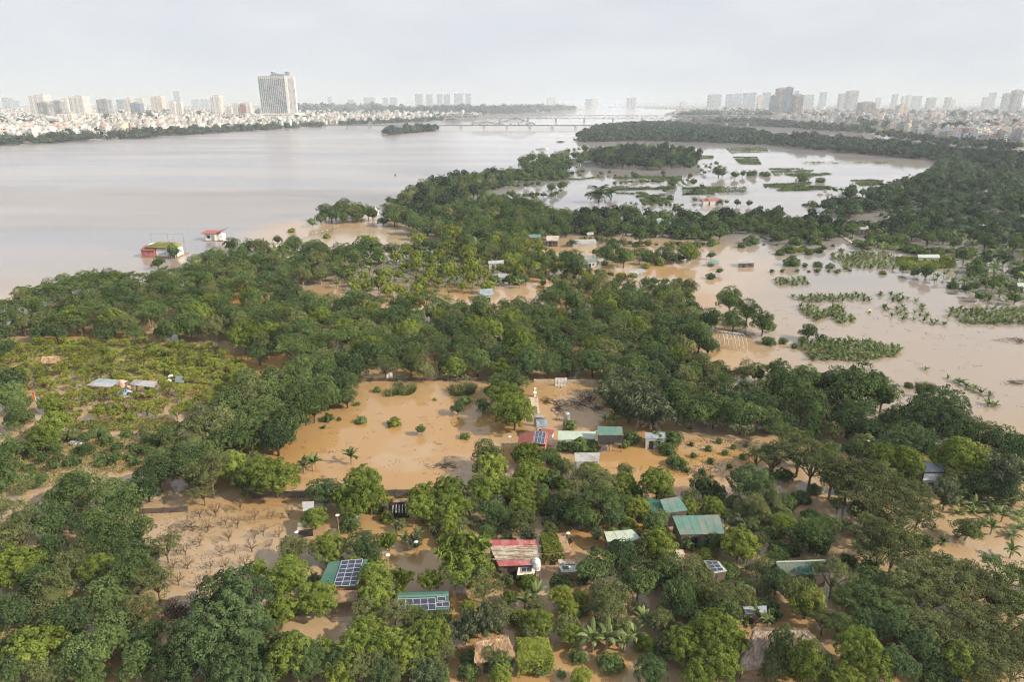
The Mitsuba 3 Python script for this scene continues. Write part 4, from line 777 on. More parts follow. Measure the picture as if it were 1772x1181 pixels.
# the trees and bushes that can be told apart: x, y and radius of the crown in the photograph, and the kind
HAND = """
25 985 46 M|130 852 46 B|205 872 52 B|170 925 46 B|228 925 42 B|88 905 42 D|30 922 42 A|60 1012 38 D|112 985 36 b|92 1032 42 b|168 986 32 M|232 992 52 B|268 1004 38 A|182 1042 46 B|120 1082 52 D|192 1102 50 B|62 1122 46 M|30 1062 42 D|150 1142 46 B|18 1162 38 D|92 1168 36 b
402 1040 60 L|348 1112 60 L|424 1102 54 L|312 1152 46 L|405 1162 50 L|286 945 28 A|240 1055 40 A
498 1003 38 M|550 1038 34 M|485 1058 29 M|510 951 30 b|568 948 30 M|628 948 31 L|498 976 20 M|545 898 23 M|605 910 20 S|672 932 22 w|800 945 46 w|810 985 42 M|836 1010 36 A|695 1000 24 w|745 1006 22 M|648 1003 32 M|650 1031 32 M|635 1056 29 b|683 1060 28 A|718 1066 22 a|765 1062 22 S|633 1093 29 M|743 1103 38 M|618 1123 34 M|675 1116 34 M|703 1140 34 m|738 1138 26 M|505 1136 43 M|458 1112 30 b|560 1131 26 M|590 1167 29 m|630 1152 36 A|738 1166 36 W|668 1168 30 L|838 1068 42 W|805 1085 32 W|866 1061 30 A|866 1145 24 L|812 1165 20 S|866 1168 21 M|812 1141 17 S
900 905 26 b|1032 986 38 B|1078 968 36 D|1105 1010 40 B|1060 1032 36 b|1138 943 33 M|1061 929 17 M|1160 990 38 B|1198 1000 38 b|1180 1034 38 B|1192 1056 30 D|1208 936 15 S|1278 943 34 m|1262 988 20 S|1244 999 20 S|1291 1019 20 S|1250 1030 33 A|1250 1058 33 B|1236 1098 42 M|1262 1118 36 M|1243 1148 38 M|1182 1118 34 M|1158 1124 30 D|1208 1170 30 M|1126 1163 30 L|1056 1150 24 S|1000 1138 18 S|1005 1174 20 m|988 1098 25 M|971 1034 22 m|984 1056 21 m|1008 1058 13 S|928 1050 17 A|906 1071 18 m|911 1098 20 b|1062 1062 30 A|1041 1048 26 a|1146 1073 28 b|936 1157 19 S|971 1167 9 S|948 905 14 S
1359 908 20 M|1404 928 40 B|1426 915 30 B|1344 1008 26 L|1444 993 40 A|1379 1026 36 b|1396 1044 34 m|1504 1006 35 B|1499 1037 36 D|1469 1037 32 a|1516 923 52 A|1549 943 50 A|1566 906 40 A|1519 957 40 A|1579 996 45 A|1629 993 45 A|1666 998 45 A|1691 1018 42 A|1616 1028 42 A|1741 998 45 a|1729 1033 42 A|1756 1048 42 a|1654 1048 40 A|1580 1042 36 A|1541 1050 36 a
1484 1126 42 M|1506 1150 36 M|1386 1118 28 M|1344 1124 26 W|1369 1157 22 M|1469 1172 26 m|1554 1149 38 D|1600 1124 38 D|1666 1147 35 M|1704 1137 45 A|1742 1124 45 A|1756 1157 40 A|1704 1168 36 A|1641 1099 40 A|1691 1087 45 A|1742 1087 45 A|1554 1087 40 D|1504 1082 36 D|1454 1087 30 a|1604 1082 40 A|1640 1168 26 D|1425 1070 28 A
1354 678 45 B|1404 706 38 B|1469 678 50 B|1491 670 46 B|1528 686 36 B|1449 666 36 D|1391 666 40 B|1484 712 30 a|1469 733 32 D|1501 741 32 D|1406 739 22 B|1561 731 36 D|1631 711 45 L|1606 722 40 L|1649 742 35 L|1554 771 32 L|1589 766 32 L|1679 761 20 L|1666 796 46 M|1739 773 42 D|1741 806 44 W|1764 790 40 D|1566 801 34 M|1529 796 30 M|1524 822 28 b|1384 780 45 A|1404 804 40 a|1441 816 45 A|1469 822 45 A|1484 842 40 A|1341 790 34 A|1504 866 40 A|1534 850 40 A|1574 854 36 A|1591 882 36 A|1641 850 30 W|1690 840 30 D|1740 850 30 D
890 713 38 M|878 690 30 M|888 660 33 B|862 672 28 B|1108 688 46 W|1062 672 36 W|1130 702 40 W|1085 655 34 W|1236 712 36 B|1198 716 36 B|1261 698 40 D|1286 724 36 B|1311 703 40 D|1175 690 34 B|1330 730 30 B|1311 790 22 A|1300 840 40 L|1218 841 25 L|1136 838 32 M|1083 838 22 M|1018 829 30 b|1041 842 36 b|998 853 30 A|913 788 26 M|951 791 22 S|918 821 28 M|956 831 24 S|901 849 25 M|973 879 30 D|1006 893 36 B|1061 893 30 D|1103 881 24 m|1136 906 30 B|1041 866 36 a|1003 773 22 S|1022 776 18 S|1093 759 18 S|1136 764 20 S|1156 780 18 S|1173 803 17 S|1165 760 18 S|986 738 13 S|1191 878 18 M|1233 878 20 M|1278 906 24 W|1311 880 28 b|1340 870 25 b|1240 852 18 S|1080 770 12 S|975 775 14 S|1160 800 10 S
480 680 40 B|522 690 42 B|560 680 36 B|592 662 30 D|460 722 42 B|502 732 40 B|540 706 32 B|478 762 36 D|448 690 40 b|430 735 40 B|610 640 32 D|560 640 36 B|520 650 40 B|600 690 22 D|478 828 40 M|448 822 34 M|400 808 32 M|560 851 27 L|594 861 22 M|628 833 30 M|640 861 32 M|612 880 24 M|733 859 28 M|778 849 28 M|787 879 30 M|730 881 28 M|780 911 20 m|843 786 32 b|850 812 30 m|835 849 30 M|878 846 25 M|853 891 28 B|853 918 17 S|877 900 22 B|905 880 22 M
793 707 16 D|806 694 12 S|683 733 13 s|728 744 11 B|568 725 11 S|587 726 5 S|625 729 11 S|804 756 9 S|752 692 4 s|678 676 14 R|705 672 17 R|653 676 8 S|800 671 22 R|690 665 12 R|835 703 16 D|560 740 5 S|618 700 6 S
20 690 36 B|15 660 30 D|30 722 30 B|85 700 18 M|95 735 30 M|75 760 26 M|10 780 34 B|272 822 40 D|322 802 42 D|362 812 42 A|380 742 44 b|345 725 30 b|410 762 42 B|335 762 34 b|400 700 40 B|430 665 36 B|350 850 24 A|255 850 26 D|75 640 12 S|260 672 11 S|150 690 12 S|170 680 14 P
1322 560 24 B|1292 540 28 B|1262 520 26 B|1270 555 24 B|1230 555 28 B|1210 585 30 B|1225 600 20 D|1400 575 18 D|1375 600 8 S|1330 592 13 S|1390 590 10 S|1355 592 9 S|1422 586 10 S|1370 455 15 S|1393 460 6 S|1415 459 9 S|1437 462 8 S|1448 471 5 s|1527 473 7 s|1463 464 6 s|1476 636 5 R|1572 668 9 S|1601 668 16 R|1593 680 9 D|1300 418 14 S|1283 426 8 S|1245 469 8 B|1230 480 10 S|1050 440 18 B|1155 438 18 b|1190 436 18 M|1120 448 12 D|1080 447 20 B|995 458 28 D|1020 485 16 m|1108 405 20 B|1060 425 14 S|1100 425 8 S|1205 424 12 b|1235 420 10 s|1160 428 12 b|1245 405 14 B|1035 340 9 S|1245 297 12 L|1305 300 7 D|1272 303 9 D|1327 303 7 S|1100 305 7 D|1130 345 7 D|1040 300 5 D|1055 298 4 D|1095 300 4 D|1148 299 5 D|1008 296 5 D|990 300 6 D|1157 325 8 B|1165 320 7 B|1200 315 8 B|1215 322 6 B|1145 325 6 B|1160 343 7 S|950 322 5 B|970 330 5 B|1170 362 10 B|1390 310 12 S|1420 313 9 S|1470 335 14 D|1475 325 9 D|1510 330 12 D|1405 355 9 S|1335 385 9 B|1300 385 11 B|1265 372 12 B|1060 370 10 B|1090 372 9 B|1192 372 12 D|1372 434 8 s|1383 434 7 s|1395 434 7 s|1404 435 6 s|1357 432 7 s|1426 430 6 D|1456 434 6 s
608 358 8 A|580 370 15 D|620 373 14 B|555 378 14 D|675 348 10 D|540 385 9 B|505 400 7 s|565 410 7 s|650 362 7 A|365 450 18 D|300 435 14 D|273 455 14 B|400 425 16 D|430 425 14 D|455 425 14 D|508 418 12 D|480 415 9 D|540 430 16 B|630 425 20 B|600 440 22 B|545 450 24 b|470 455 20 b|520 470 20 B|715 405 12 b|725 415 14 m|780 405 22 m|810 425 22 B|845 430 20 B|870 440 14 b
"""
for s in HAND.replace('\n', '|').split('|'):
    if s.strip():
        x, y, r, k = s.split(); plant_px(float(x), float(y), float(r), k, rng.uniform(.92, 1.12))
for x, y, r, k, st in ((1352, 1130, 30, 'B', 2.2), (1392, 1150, 30, 'M', 2.0), (1335, 1160, 22, 'b', 1.8), (1425, 1160, 24, 'S', 1.8), (846, 1140, 16, 'L', 1.7), (868, 1150, 14, 'M', 1.6), (905, 1008, 14, 'S', 1.5), (880, 1006, 12, 'b', 1.5), (1190, 945, 14, 'S', 1.5), (1235, 940, 16, 'B', 1.5), (1215, 948, 13, 'S', 1.5), (1390, 1012, 20, 'S', 1.5), (1365, 1015, 14, 'S', 1.5), (560, 1030, 14, 'S', 1.5), (735, 1075, 18, 'S', 1.5), (705, 1078, 16, 'b', 1.5), (760, 1075, 16, 'B', 1.5)): plant_px(x, y, r, k, st)
BANANAS = "525 805 24|540 800 22|607 788 25|1026 1106 34|1051 1100 38|1081 1110 32|1113 1070 26|926 1026 26|908 1040 22|1061 1088 28|1098 1098 28|1048 725 16|1061 727 16|1110 725 17|1127 730 16|1140 728 14|931 865 17|958 866 16|693 908 16|700 930 18|722 925 16|790 885 16|815 900 18|830 905 16|1310 1062 24|1330 1075 20|1290 1072 20|1105 885 16|1118 872 14|1292 985 16|1420 985 14|1440 780 17|1530 1080 18|1330 905 14|1290 925 12|760 642 12|775 650 13|790 652 12|805 655 10|1165 955 10|60 880 16|35 870 14|545 795 12|1480 1070 16|1510 1062 16"
for s in BANANAS.split('|'):
    x, y, r = map(float, s.split()); plant_px(x, y, r, 'N', rng.uniform(.9, 1.25))
for s in "1660 662 14|1672 668 14|1685 674 14|1698 680 13|1712 685 12|1710 700 14|1722 702 12|1603 640 10|1640 655 8|700 350 4".split('|')[:9]:
    x, y, r = map(float, s.split()); plant_px(x, y, r * 1.1, 'n')
plant_px(1036, 334, 21, 'T'); plant_px(1205, 330, 9, 'T'); plant_px(1058, 333, 12, 'T'); plant_px(990, 420, 9, 'T'); plant_px(1215, 395, 9, 'T'); plant_px(1050, 408, 11, 'T')
for s in "324 988 13|308 1015 12|347 1022 13|363 988 10|332 1045 11|424 984 13|435 958 13|395 938 11|410 915 11|358 920 10|372 895 12|300 940 12|345 945 9|380 962 9|455 928 10|440 902 10|345 897 9|415 885 11|500 898 10|482 932 10|470 900 9|390 910 9|330 915 10|320 962 11|440 935 9|405 960 10|300 985 9|360 1005 9|390 985 10|465 950 9|285 1010 10|345 1065 12|300 1060 13|320 1080 12|280 1080 11".split('|'):
    x, y, r = map(float, s.split()); plant_px(x, y - r * .8, r * 1.12, 'K', rng.uniform(1.2, 1.8))
for i, (x, y) in enumerate(((1197, 770), (1226, 778), (1255, 785), (1285, 792), (1200, 790), (1230, 800), (1262, 808), (1290, 772), (1190, 815), (1215, 818), (1245, 765), (1270, 775))): plant_px(x, y, rng.uniform(5, 8), 'S', 1.3)

# woods and groves, by patches of ground
scatter([(0, 552), (40, 515), (110, 490), (170, 478), (230, 486), (300, 476), (330, 463), (400, 476), (440, 506), (520, 511), (640, 521), (760, 531), (870, 526), (960, 521), (1050, 516), (1150, 516), (1215, 546), (1215, 575), (1180, 590), (1190, 620), (1150, 640), (1100, 645), (1040, 655), (960, 652), (915, 645), (850, 640), (760, 650), (700, 640), (640, 640), (560, 640), (440, 612), (410, 588), (330, 578), (200, 574), (60, 574), (0, 568)], 'BBBDDaabLMb', 4.3, (2.6, 4.4), 3, 1)
scatter([(-60, 560), (0, 540), (10, 600), (-60, 620)], 'BD', 5.5, (3, 4.5), 4, 2)
scatter([(1040, 640), (1200, 625), (1320, 650), (1420, 660), (1440, 700), (1360, 750), (1330, 720), (1200, 735), (1160, 720), (1060, 715)], 'BBaDWb', 3.6, (2.0, 3.2), 2, 3)
scatter([(-20, 596), (60, 590), (200, 590), (330, 594), (400, 608), (425, 650), (395, 700), (300, 722), (120, 722), (60, 700), (-20, 670)], 'PPPPPPPs', 2.9, (1.3, 2.2), 1.2, 4)
scatter([(-20, 790), (90, 745), (300, 748), (330, 770), (300, 800), (230, 800), (110, 800), (60, 850), (-20, 860)], 'SSSBb', 2.4, (1.0, 1.8), 1, 5)
scatter([(330, 455), (400, 435), (480, 425), (560, 435), (570, 480), (450, 492), (340, 485)], 'BBDbN', 4.6, (2.6, 4.3), 3, 6)
scatter([(575, 485), (640, 450), (760, 437), (850, 445), (882, 478), (860, 500), (700, 507), (600, 505)], 'NNNNNmmmB', 3.9, (1.9, 3.0), 2, 7)
scatter([(560, 435), (640, 425), (700, 430), (860, 405), (900, 425), (870, 448), (760, 436), (640, 448), (580, 468)], 'BBDbmN', 4.8, (2.6, 4.3), 3, 8)
scatter([(880, 410), (930, 420), (960, 445), (930, 470), (900, 490), (860, 470)], 'NmmSB', 3.7, (1.7, 3.0), 2, 9)
scatter([(960, 490), (1040, 480), (1100, 490), (1200, 500), (1215, 545), (1150, 516), (1050, 514), (960, 518)], 'BDSNb', 4.3, (2.2, 3.8), 3, 10)
scatter([(1010, 440), (1250, 445), (1100, 462), (1040, 458)], 'SNsbB', 5.0, (1.4, 2.8), 1, 11, .9)
scatter([(540, 388), (560, 368), (612, 356), (655, 376), (690, 352), (715, 332), (760, 315), (800, 306), (870, 298), (905, 303), (850, 322), (805, 342), (765, 362), (755, 398), (690, 402), (660, 392)], 'BBDDFb', 6.4, (3.0, 5.6), 3, 12)
scatter([(750, 366), (850, 346), (920, 356), (1000, 384), (1000, 397), (940, 412), (900, 420), (760, 414)], 'BBDDb', 5.6, (3.0, 5.0), 3, 13)
scatter([(920, 378), (960, 374), (1050, 366), (1180, 378), (1330, 370), (1430, 384), (1500, 389), (1600, 388), (1620, 400), (1500, 406), (1400, 402), (1290, 398), (1200, 410), (1060, 402), (920, 396)], 'DDFBS', 5.4, (2.6, 4.6), 2, 14)
scatter([(1340, 406), (1440, 400), (1450, 414), (1345, 416)], 'DSB', 6, (2.5, 4), 2, 15)
scatter([(735, 322), (900, 296), (960, 300), (985, 308), (900, 312), (800, 330), (760, 345)], 'SBDS', 7, (2.5, 4.5), 2, 16)
scatter([(905, 286), (970, 284), (985, 296), (905, 300)], 'DB', 9, (4, 6), 3, 17, .8)
scatter([(770, 352), (860, 340), (920, 348), (900, 360), (780, 368)], 'NSB', 7, (2.5, 4.2), 2, 18)
scatter([(1005, 274), (1060, 263), (1190, 263), (1212, 276), (1200, 288), (1130, 292), (1060, 288), (1010, 282)], 'FFFB', 8, (3.4, 6.2), 2, 19, .95, stretch=(1.0, 1.5))
scatter([(890, 280), (1000, 268), (1010, 282), (960, 288)], 'DB', 12, (4.5, 7), 4, 20, .7)
scatter([(1345, 430), (1420, 427), (1420, 437), (1345, 438)], 'S', 6, (1.8, 2.6), 1, 21)
scatter([(1480, 420), (1560, 418), (1600, 432), (1660, 436), (1680, 444), (1560, 442), (1500, 436)], 'NS', 5, (2.0, 3.2), 1, 22, .9)
scatter([(1505, 404), (1625, 402), (1700, 410), (1790, 420), (1790, 490), (1700, 470), (1640, 452), (1640, 420), (1520, 414)], 'DBNNS', 6.2, (2.6, 4.6), 2, 23)
# bananas drowned to their leaves in the lake
for i, (p, sp, kp) in enumerate((([(1385, 596), (1450, 588), (1500, 592), (1556, 602), (1550, 616), (1500, 624), (1405, 622)], 1.43, 1), ([(1370, 513), (1500, 509), (1512, 520), (1400, 523)], 1.80, .9), ([(1378, 530), (1400, 528), (1440, 545), (1410, 556)], 1.67, .8), ([(1430, 533), (1450, 530), (1486, 557), (1450, 559)], 1.67, .9), ([(1525, 530), (1600, 527), (1610, 555), (1545, 552)], 2.23, .6), ([(1640, 536), (1790, 532), (1790, 560), (1665, 560)], 1.67, .95), ([(1515, 508), (1560, 510), (1590, 522), (1545, 522)], 1.98, .6), ([(1336, 484), (1392, 480), (1398, 492), (1350, 494)], 1.80, .9), ([(1605, 556), (1640, 540), (1650, 560), (1610, 566)], 2.11, .5))):
    scatter(p, 'n', sp * .82, (1.2, 1.9), .3, 30 + i, kp, avoid=False)
scatter([(1430, 440), (1530, 437), (1562, 450), (1548, 466), (1470, 462)], 'n', 1.8, (1.3, 2.0), .5, 40, avoid=False)
scatter([(1555, 466), (1620, 470), (1790, 478), (1790, 526), (1690, 518), (1640, 492), (1590, 480)], 'NNnSB', 3.6, (1.8, 2.9), 1, 41, avoid=False)
scatter([(880, 430), (1000, 440), (1010, 480), (960, 500), (880, 490)], 'SbmB', 4.2, (1.4, 2.8), 1, 55, .9)
scatter([(440, 985), (560, 960), (660, 960), (700, 1010), (660, 1070), (520, 1060), (440, 1070)], 'SbMs', 3.4, (.9, 1.6), .6, 56, .9)
scatter([(1640, 850), (1700, 838), (1790, 850), (1790, 925), (1700, 925), (1650, 885)], 'nnN', 1.9, (1.5, 2.2), .5, 42, 1)
scatter([(1450, 900), (1640, 905), (1620, 960), (1500, 990)], 'nSnb', 2.8, (1.0, 1.8), .6, 43, .8)
scatter([(1235, 862), (1330, 850), (1390, 890), (1420, 930), (1340, 985), (1290, 930)], 'SbBWSs', 2.7, (1.1, 2.0), 1, 53)
scatter([(1330, 800), (1480, 850), (1500, 900), (1400, 905), (1330, 860)], 'SSbaS', 3.4, (1.0, 1.9), 1, 54)
scatter([(1560, 925), (1700, 925), (1700, 970), (1600, 975)], 'n', 3.0, (.9, 1.4), .3, 44, .6)
# undergrowth that fills the gaps in the near orchard
scatter([(640, 870), (1100, 850), (1300, 870), (1340, 1060), (1200, 1130), (960, 1100), (900, 1090), (820, 1100), (760, 1080), (850, 1000), (830, 930), (720, 950)], 'SSSbsMBWb', 2.75, (1.0, 1.9), .6, 45, 1)
scatter([(-10, 880), (60, 880), (90, 850), (240, 850), (260, 1180), (-20, 1180)], 'DBb', 3.6, (1.8, 2.8), 1.6, 46, 1)
scatter([(1330, 860), (1500, 870), (1780, 960), (1780, 1180), (1450, 1180), (1440, 1060), (1330, 1030)], 'aASSbAbNs', 3.5, (1.2, 2.2), 1.0, 47, .8)
scatter([(440, 1120), (780, 1120), (770, 1185), (440, 1185)], 'LDb', 3.2, (1.6, 2.4), 1.4, 48, 1)
scatter([(1380, 690), (1680, 740), (1760, 790), (1740, 850), (1500, 860), (1330, 800)], 'aDBSb', 4.0, (1.6, 2.8), 1.4, 49, 1)
scatter([(890, 790), (1030, 800), (1180, 850), (1180, 890), (900, 890)], 'SbBsM', 2.9, (1.1, 1.9), 1, 50, 1)
scatter([(280, 750), (470, 700), (470, 800), (440, 840), (260, 850)], 'DBb', 4.6, (2.0, 3.0), 2, 51, .8)
scatter([(440, 650), (620, 640), (600, 680), (520, 730), (480, 770), (430, 780)], 'BBD', 4.6, (2.2, 3.2), 2, 52, .9)
# hedges, tree rows and half drowned plots between the two lakes: from, to, how many, radius, kinds
for i, (x0, y0, x1, y1, n, r, kk) in enumerate(((835, 325, 930, 318, 16, 5, 'DBS'), (905, 312, 985, 306, 14, 5, 'DB'), (890, 296, 985, 300, 14, 6, 'DB'), (890, 300, 960, 303, 12, 5, 'BD'), (905, 288, 985, 289, 14, 6, 'D'), (940, 276, 1000, 270, 9, 6, 'DB'), (985, 262, 1010, 258, 4, 6, 'D'), (1000, 305, 1000, 290, 4, 4, 'B'), (1035, 305, 1150, 304, 9, 3, 'SD'), (1060, 316, 1180, 313, 20, 4, 'SB'), (1150, 330, 1168, 312, 8, 6, 'BD'), (1180, 318, 1192, 305, 5, 5, 'B'), (1195, 290, 1240, 282, 5, 5, 'DS'), (1255, 300, 1330, 302, 7, 6, 'DS'), (1225, 290, 1215, 300, 3, 5, 'D'), (1330, 321, 1440, 325, 18, 4, 'SS'), (1420, 326, 1475, 330, 8, 6, 'DB'), (1475, 332, 1570, 345, 16, 7, 'DB'), (1480, 350, 1560, 362, 16, 7, 'DSB'), (1385, 354, 1430, 357, 6, 4, 'S'), (1090, 352, 1180, 356, 10, 5, 'BS'), (930, 338, 960, 335, 5, 6, 'B'), (800, 350, 935, 358, 20, 6, 'DB'), (850, 372, 930, 378, 14, 7, 'DB'), (955, 326, 975, 320, 4, 7, 'B'), (880, 335, 925, 340, 8, 7, 'DB'), (1200, 345, 1290, 352, 7, 6, 'BD'), (1290, 372, 1330, 375, 6, 9, 'BD'), (1180, 380, 1300, 385, 16, 8, 'DB'), (960, 398, 1090, 402, 16, 8, 'DB'), (1080, 396, 1210, 408, 18, 8, 'DBb'), (1010, 412, 1060, 418, 6, 7, 'Bb'), (1060, 420, 1230, 424, 16, 8, 'bSB'), (1030, 436, 1130, 440, 12, 9, 'BSb'), (1115, 448, 1200, 446, 10, 8, 'BS'), (1000, 470, 1090, 478, 12, 9, 'Bbm'), (1085, 490, 1180, 486, 12, 9, 'BN'), (1345, 410, 1440, 408, 16, 7, 'DBS'), (1450, 400, 1500, 430, 10, 8, 'DBN'), (1515, 428, 1670, 437, 24, 7, 'SBN'), (1500, 412, 1640, 407, 22, 8, 'DB'), (1360, 400, 1440, 396, 12, 8, 'DB'), (1240, 396, 1340, 402, 12, 8, 'DB'), (1340, 470, 1470, 468, 8, 5, 'S'), (1300, 425, 1440, 424, 8, 4, 'S'), (1320, 410, 1330, 418, 3, 5, 'S'))):
    for t in np.linspace(0, 1, n): plant_px(x0 + (x1 - x0) * t + rng.normal() * 3, y0 + (y1 - y0) * t + rng.normal() * .8, r * rng.uniform(.55, 1.25), kk[int(rng.integers(len(kk)))], rng.uniform(.85, 1.2))
# floating litter: twigs, leaves and weed on the still water
g = np.random.default_rng(60); mb = MB()
for p, n in (([(500, 780), (640, 680), (850, 700), (820, 830), (520, 840)], 90), ([(260, 890), (500, 875), (480, 930), (320, 1030)], 120), ([(1180, 760), (1300, 760), (1290, 830), (1190, 830)], 90), ([(1200, 500), (1780, 560), (1780, 740), (1560, 660), (1320, 600)], 150), ([(930, 668), (1030, 668), (1045, 720), (950, 730)], 40)):
    P = poly(p); x0, y0, x1, y1 = P.bounds; m = 0
    while m < n:
        x, y = g.uniform(x0, x1), g.uniform(y0, y1)
        if not P.contains(Point(x, y)): continue
        m += 1; k = g.integers(2, 9); s = .045 + .0010 * y
        c = np.column_stack([x + g.normal(size=k) * s * 3, y + g.normal(size=k) * s * 2, np.full(k, .03)]); leaves(mb, c, [0, 0, 1.] + .25 * g.normal(size=(k, 3)), s * 2.6, s * .8, g, .05)
stuff('floating_litter', mb, 'bark_dark', 'dead leaves and twigs drifting on the brown ponds')
mb = MB(); g = np.random.default_rng(61)
for cx, cy, sx, sy, n in ((770, 806, 26, 6, 60), (1016, 690, 16, 10, 120), (1000, 700, 22, 12, 90), (965, 705, 9, 16, 90), (1033, 705, 12, 6, 60), (945, 693, 8, 6, 50), (1745, 588, 30, 4, 40), (1760, 662, 22, 4, 60), (1765, 590, 14, 6, 50), (1200, 815, 60, 8, 80), (325, 915, 45, 12, 60), (310, 1060, 30, 14, 200)):
    for i in range(n):
        a = at(cx + g.normal() * sx * .5, cy + g.normal() * sy * .5, .02 + .25 * g.random()); d = np.array([g.normal(), g.normal(), g.normal() * .2]); d *= g.uniform(.3, 1.0) / np.linalg.norm(d); mb.tube(a - d, a + d, .035, .02, 4)
stuff('driftwood_debris', mb, 'bark_dark', 'tangled dark branches washed together on the water')
mb = MB(); g = np.random.default_rng(62)
for cx, cy, s in ((1018, 685, 1.1), (1012, 695, .8), (991, 694, .9), (960, 700, 1.2), (963, 712, 1.1), (1030, 708, .7), (1006, 702, .7), (905, 425, 1.2), (930, 470, 1.6), (940, 480, 1.2), (910, 478, 1.0), (960, 478, 1.4), (895, 455, 1.4), (905, 470, 1.2), (925, 462, 1.6)):
    for i in range(9):
        m = trimesh.creation.icosphere(1); v = m.vertices * g.uniform(.1, .36, 3) * s * [1, 1, .5]; mb.add(v + at(cx, cy, .05) + [g.normal() * s * .8, g.normal() * s * .8, .1], m.faces)
stuff('scattered_rubbish', mb, 'rubbish', 'grey and white rubbish strewn over the muddy yard and the farm yards')
# rows of low crops, weed mats and turf
mb = MB(); g = np.random.default_rng(63)
def tufts(p, n, hgt, z=.05, L=.7, W=.22, gaps=0.0):
    P = poly(p); x0, y0, x1, y1 = P.bounds; X, Y = g.uniform(x0, x1, n * 3), g.uniform(y0, y1, n * 3); ok = contains_xy(P, X, Y)
    if gaps: ok &= (.65 * meshkit.noise(np.column_stack([X / 26, Y / 7, X * 0]), 4) + .35 * meshkit.noise(np.column_stack([X / 7, Y / 3, X * 0]), 8)) > gaps - .06 * np.sin(Y * .7)
    X, Y = X[ok][:n], Y[ok][:n]
    leaves(mb, np.column_stack([X, Y, z + hgt * g.random(len(X))]), [0, 0, 1.] + .8 * g.normal(size=(len(X), 3)), L, W, g)
for i in range(14):
    a, b = at(1552 + 7 * i, 449 - .2 * i), at(1566 + 6.4 * i, 468 - .3 * i)
    for t in np.linspace(0, 1, 34):
        c = lerp(a, b, t) + g.normal(size=(16, 3)) * [.55, .4, .3] + [0, 0, .7]; leaves(mb, c, [0, 0, 1.] + .8 * g.normal(size=(16, 3)), .9, .3, g)
stuff('crop_rows', mb, 'leaf_lime', 'green rows of low crops half drowned by the lake', uv=True)
mb = MB()
for p, n in (([(118, 744), (130, 732), (220, 727), (300, 728), (318, 738), (300, 748)], 2600), ([(-20, 615), (60, 592), (330, 592), (400, 612), (410, 700), (200, 715), (40, 700), (-20, 660)], 5600), ([(815, 582), (870, 573), (980, 573), (1010, 581), (960, 591), (860, 597)], 2600), ([(610, 505), (860, 500), (870, 450), (650, 455)], 3000), ([(680, 424), (745, 420), (745, 432), (690, 440)], 600), ([(0, 790), (250, 750), (320, 760), (220, 820), (0, 860)], 2600)): tufts(p, n, .4, .2, .8, .16)
stuff('meadow_grass', mb, 'grass_green', 'tufts of yellow green grass on the dike and between the orchard trees', uv=True)
mb = MB()
for p, n in (([(1255, 256), (1325, 255), (1330, 263), (1265, 266)], 2200), ([(1268, 272), (1310, 272), (1318, 285), (1280, 284)], 2600), ([(1330, 292), (1390, 292), (1440, 302), (1400, 306), (1340, 304)], 2200), ([(1058, 324), (1120, 322), (1170, 326), (1120, 338), (1050, 336)], 2800), ([(1100, 340), (1150, 338), (1160, 352), (1115, 354)], 1800), ([(1180, 325), (1250, 322), (1250, 340), (1180, 342)], 2600), ([(1320, 320), (1400, 316), (1440, 325), (1380, 332), (1330, 330)], 3000), ([(1470, 312), (1530, 311), (1525, 320), (1490, 322)], 1200), ([(1060, 306), (1180, 305), (1180, 316), (1060, 316)], 1600), ([(1195, 268), (1235, 270), (1232, 284), (1200, 284)], 1800), ([(960, 310), (1050, 306), (1000, 312)], 600), ([(890, 305), (985, 309), (960, 314), (890, 312)], 2200)): tufts(p, int(n * 1.3), .8, .05, 1.8, .5, .52)
for x in range(1245, 1288, 7):
    for y in (328, 333): c = at(x, y) + g.normal(size=(60, 3)) * [1.2, 2.2, .5] + [0, 0, 1.2]; leaves(mb, c, [0, 0, 1.] + .7 * g.normal(size=(60, 3)), 1.2, .5, g)
for i in range(60): c = at(1392 + 155 * g.random(), 282.5 + g.normal() * .3) + g.normal(size=(9, 3)) * [1.5, 1.5, .6] + [0, 0, .7]; leaves(mb, c, g.normal(size=(9, 3)), 1.4, .5, g)
stuff('lake_weeds', mb, 'leaf_mid', 'low green weed beds and drowned fields standing in the lake', uv=True)

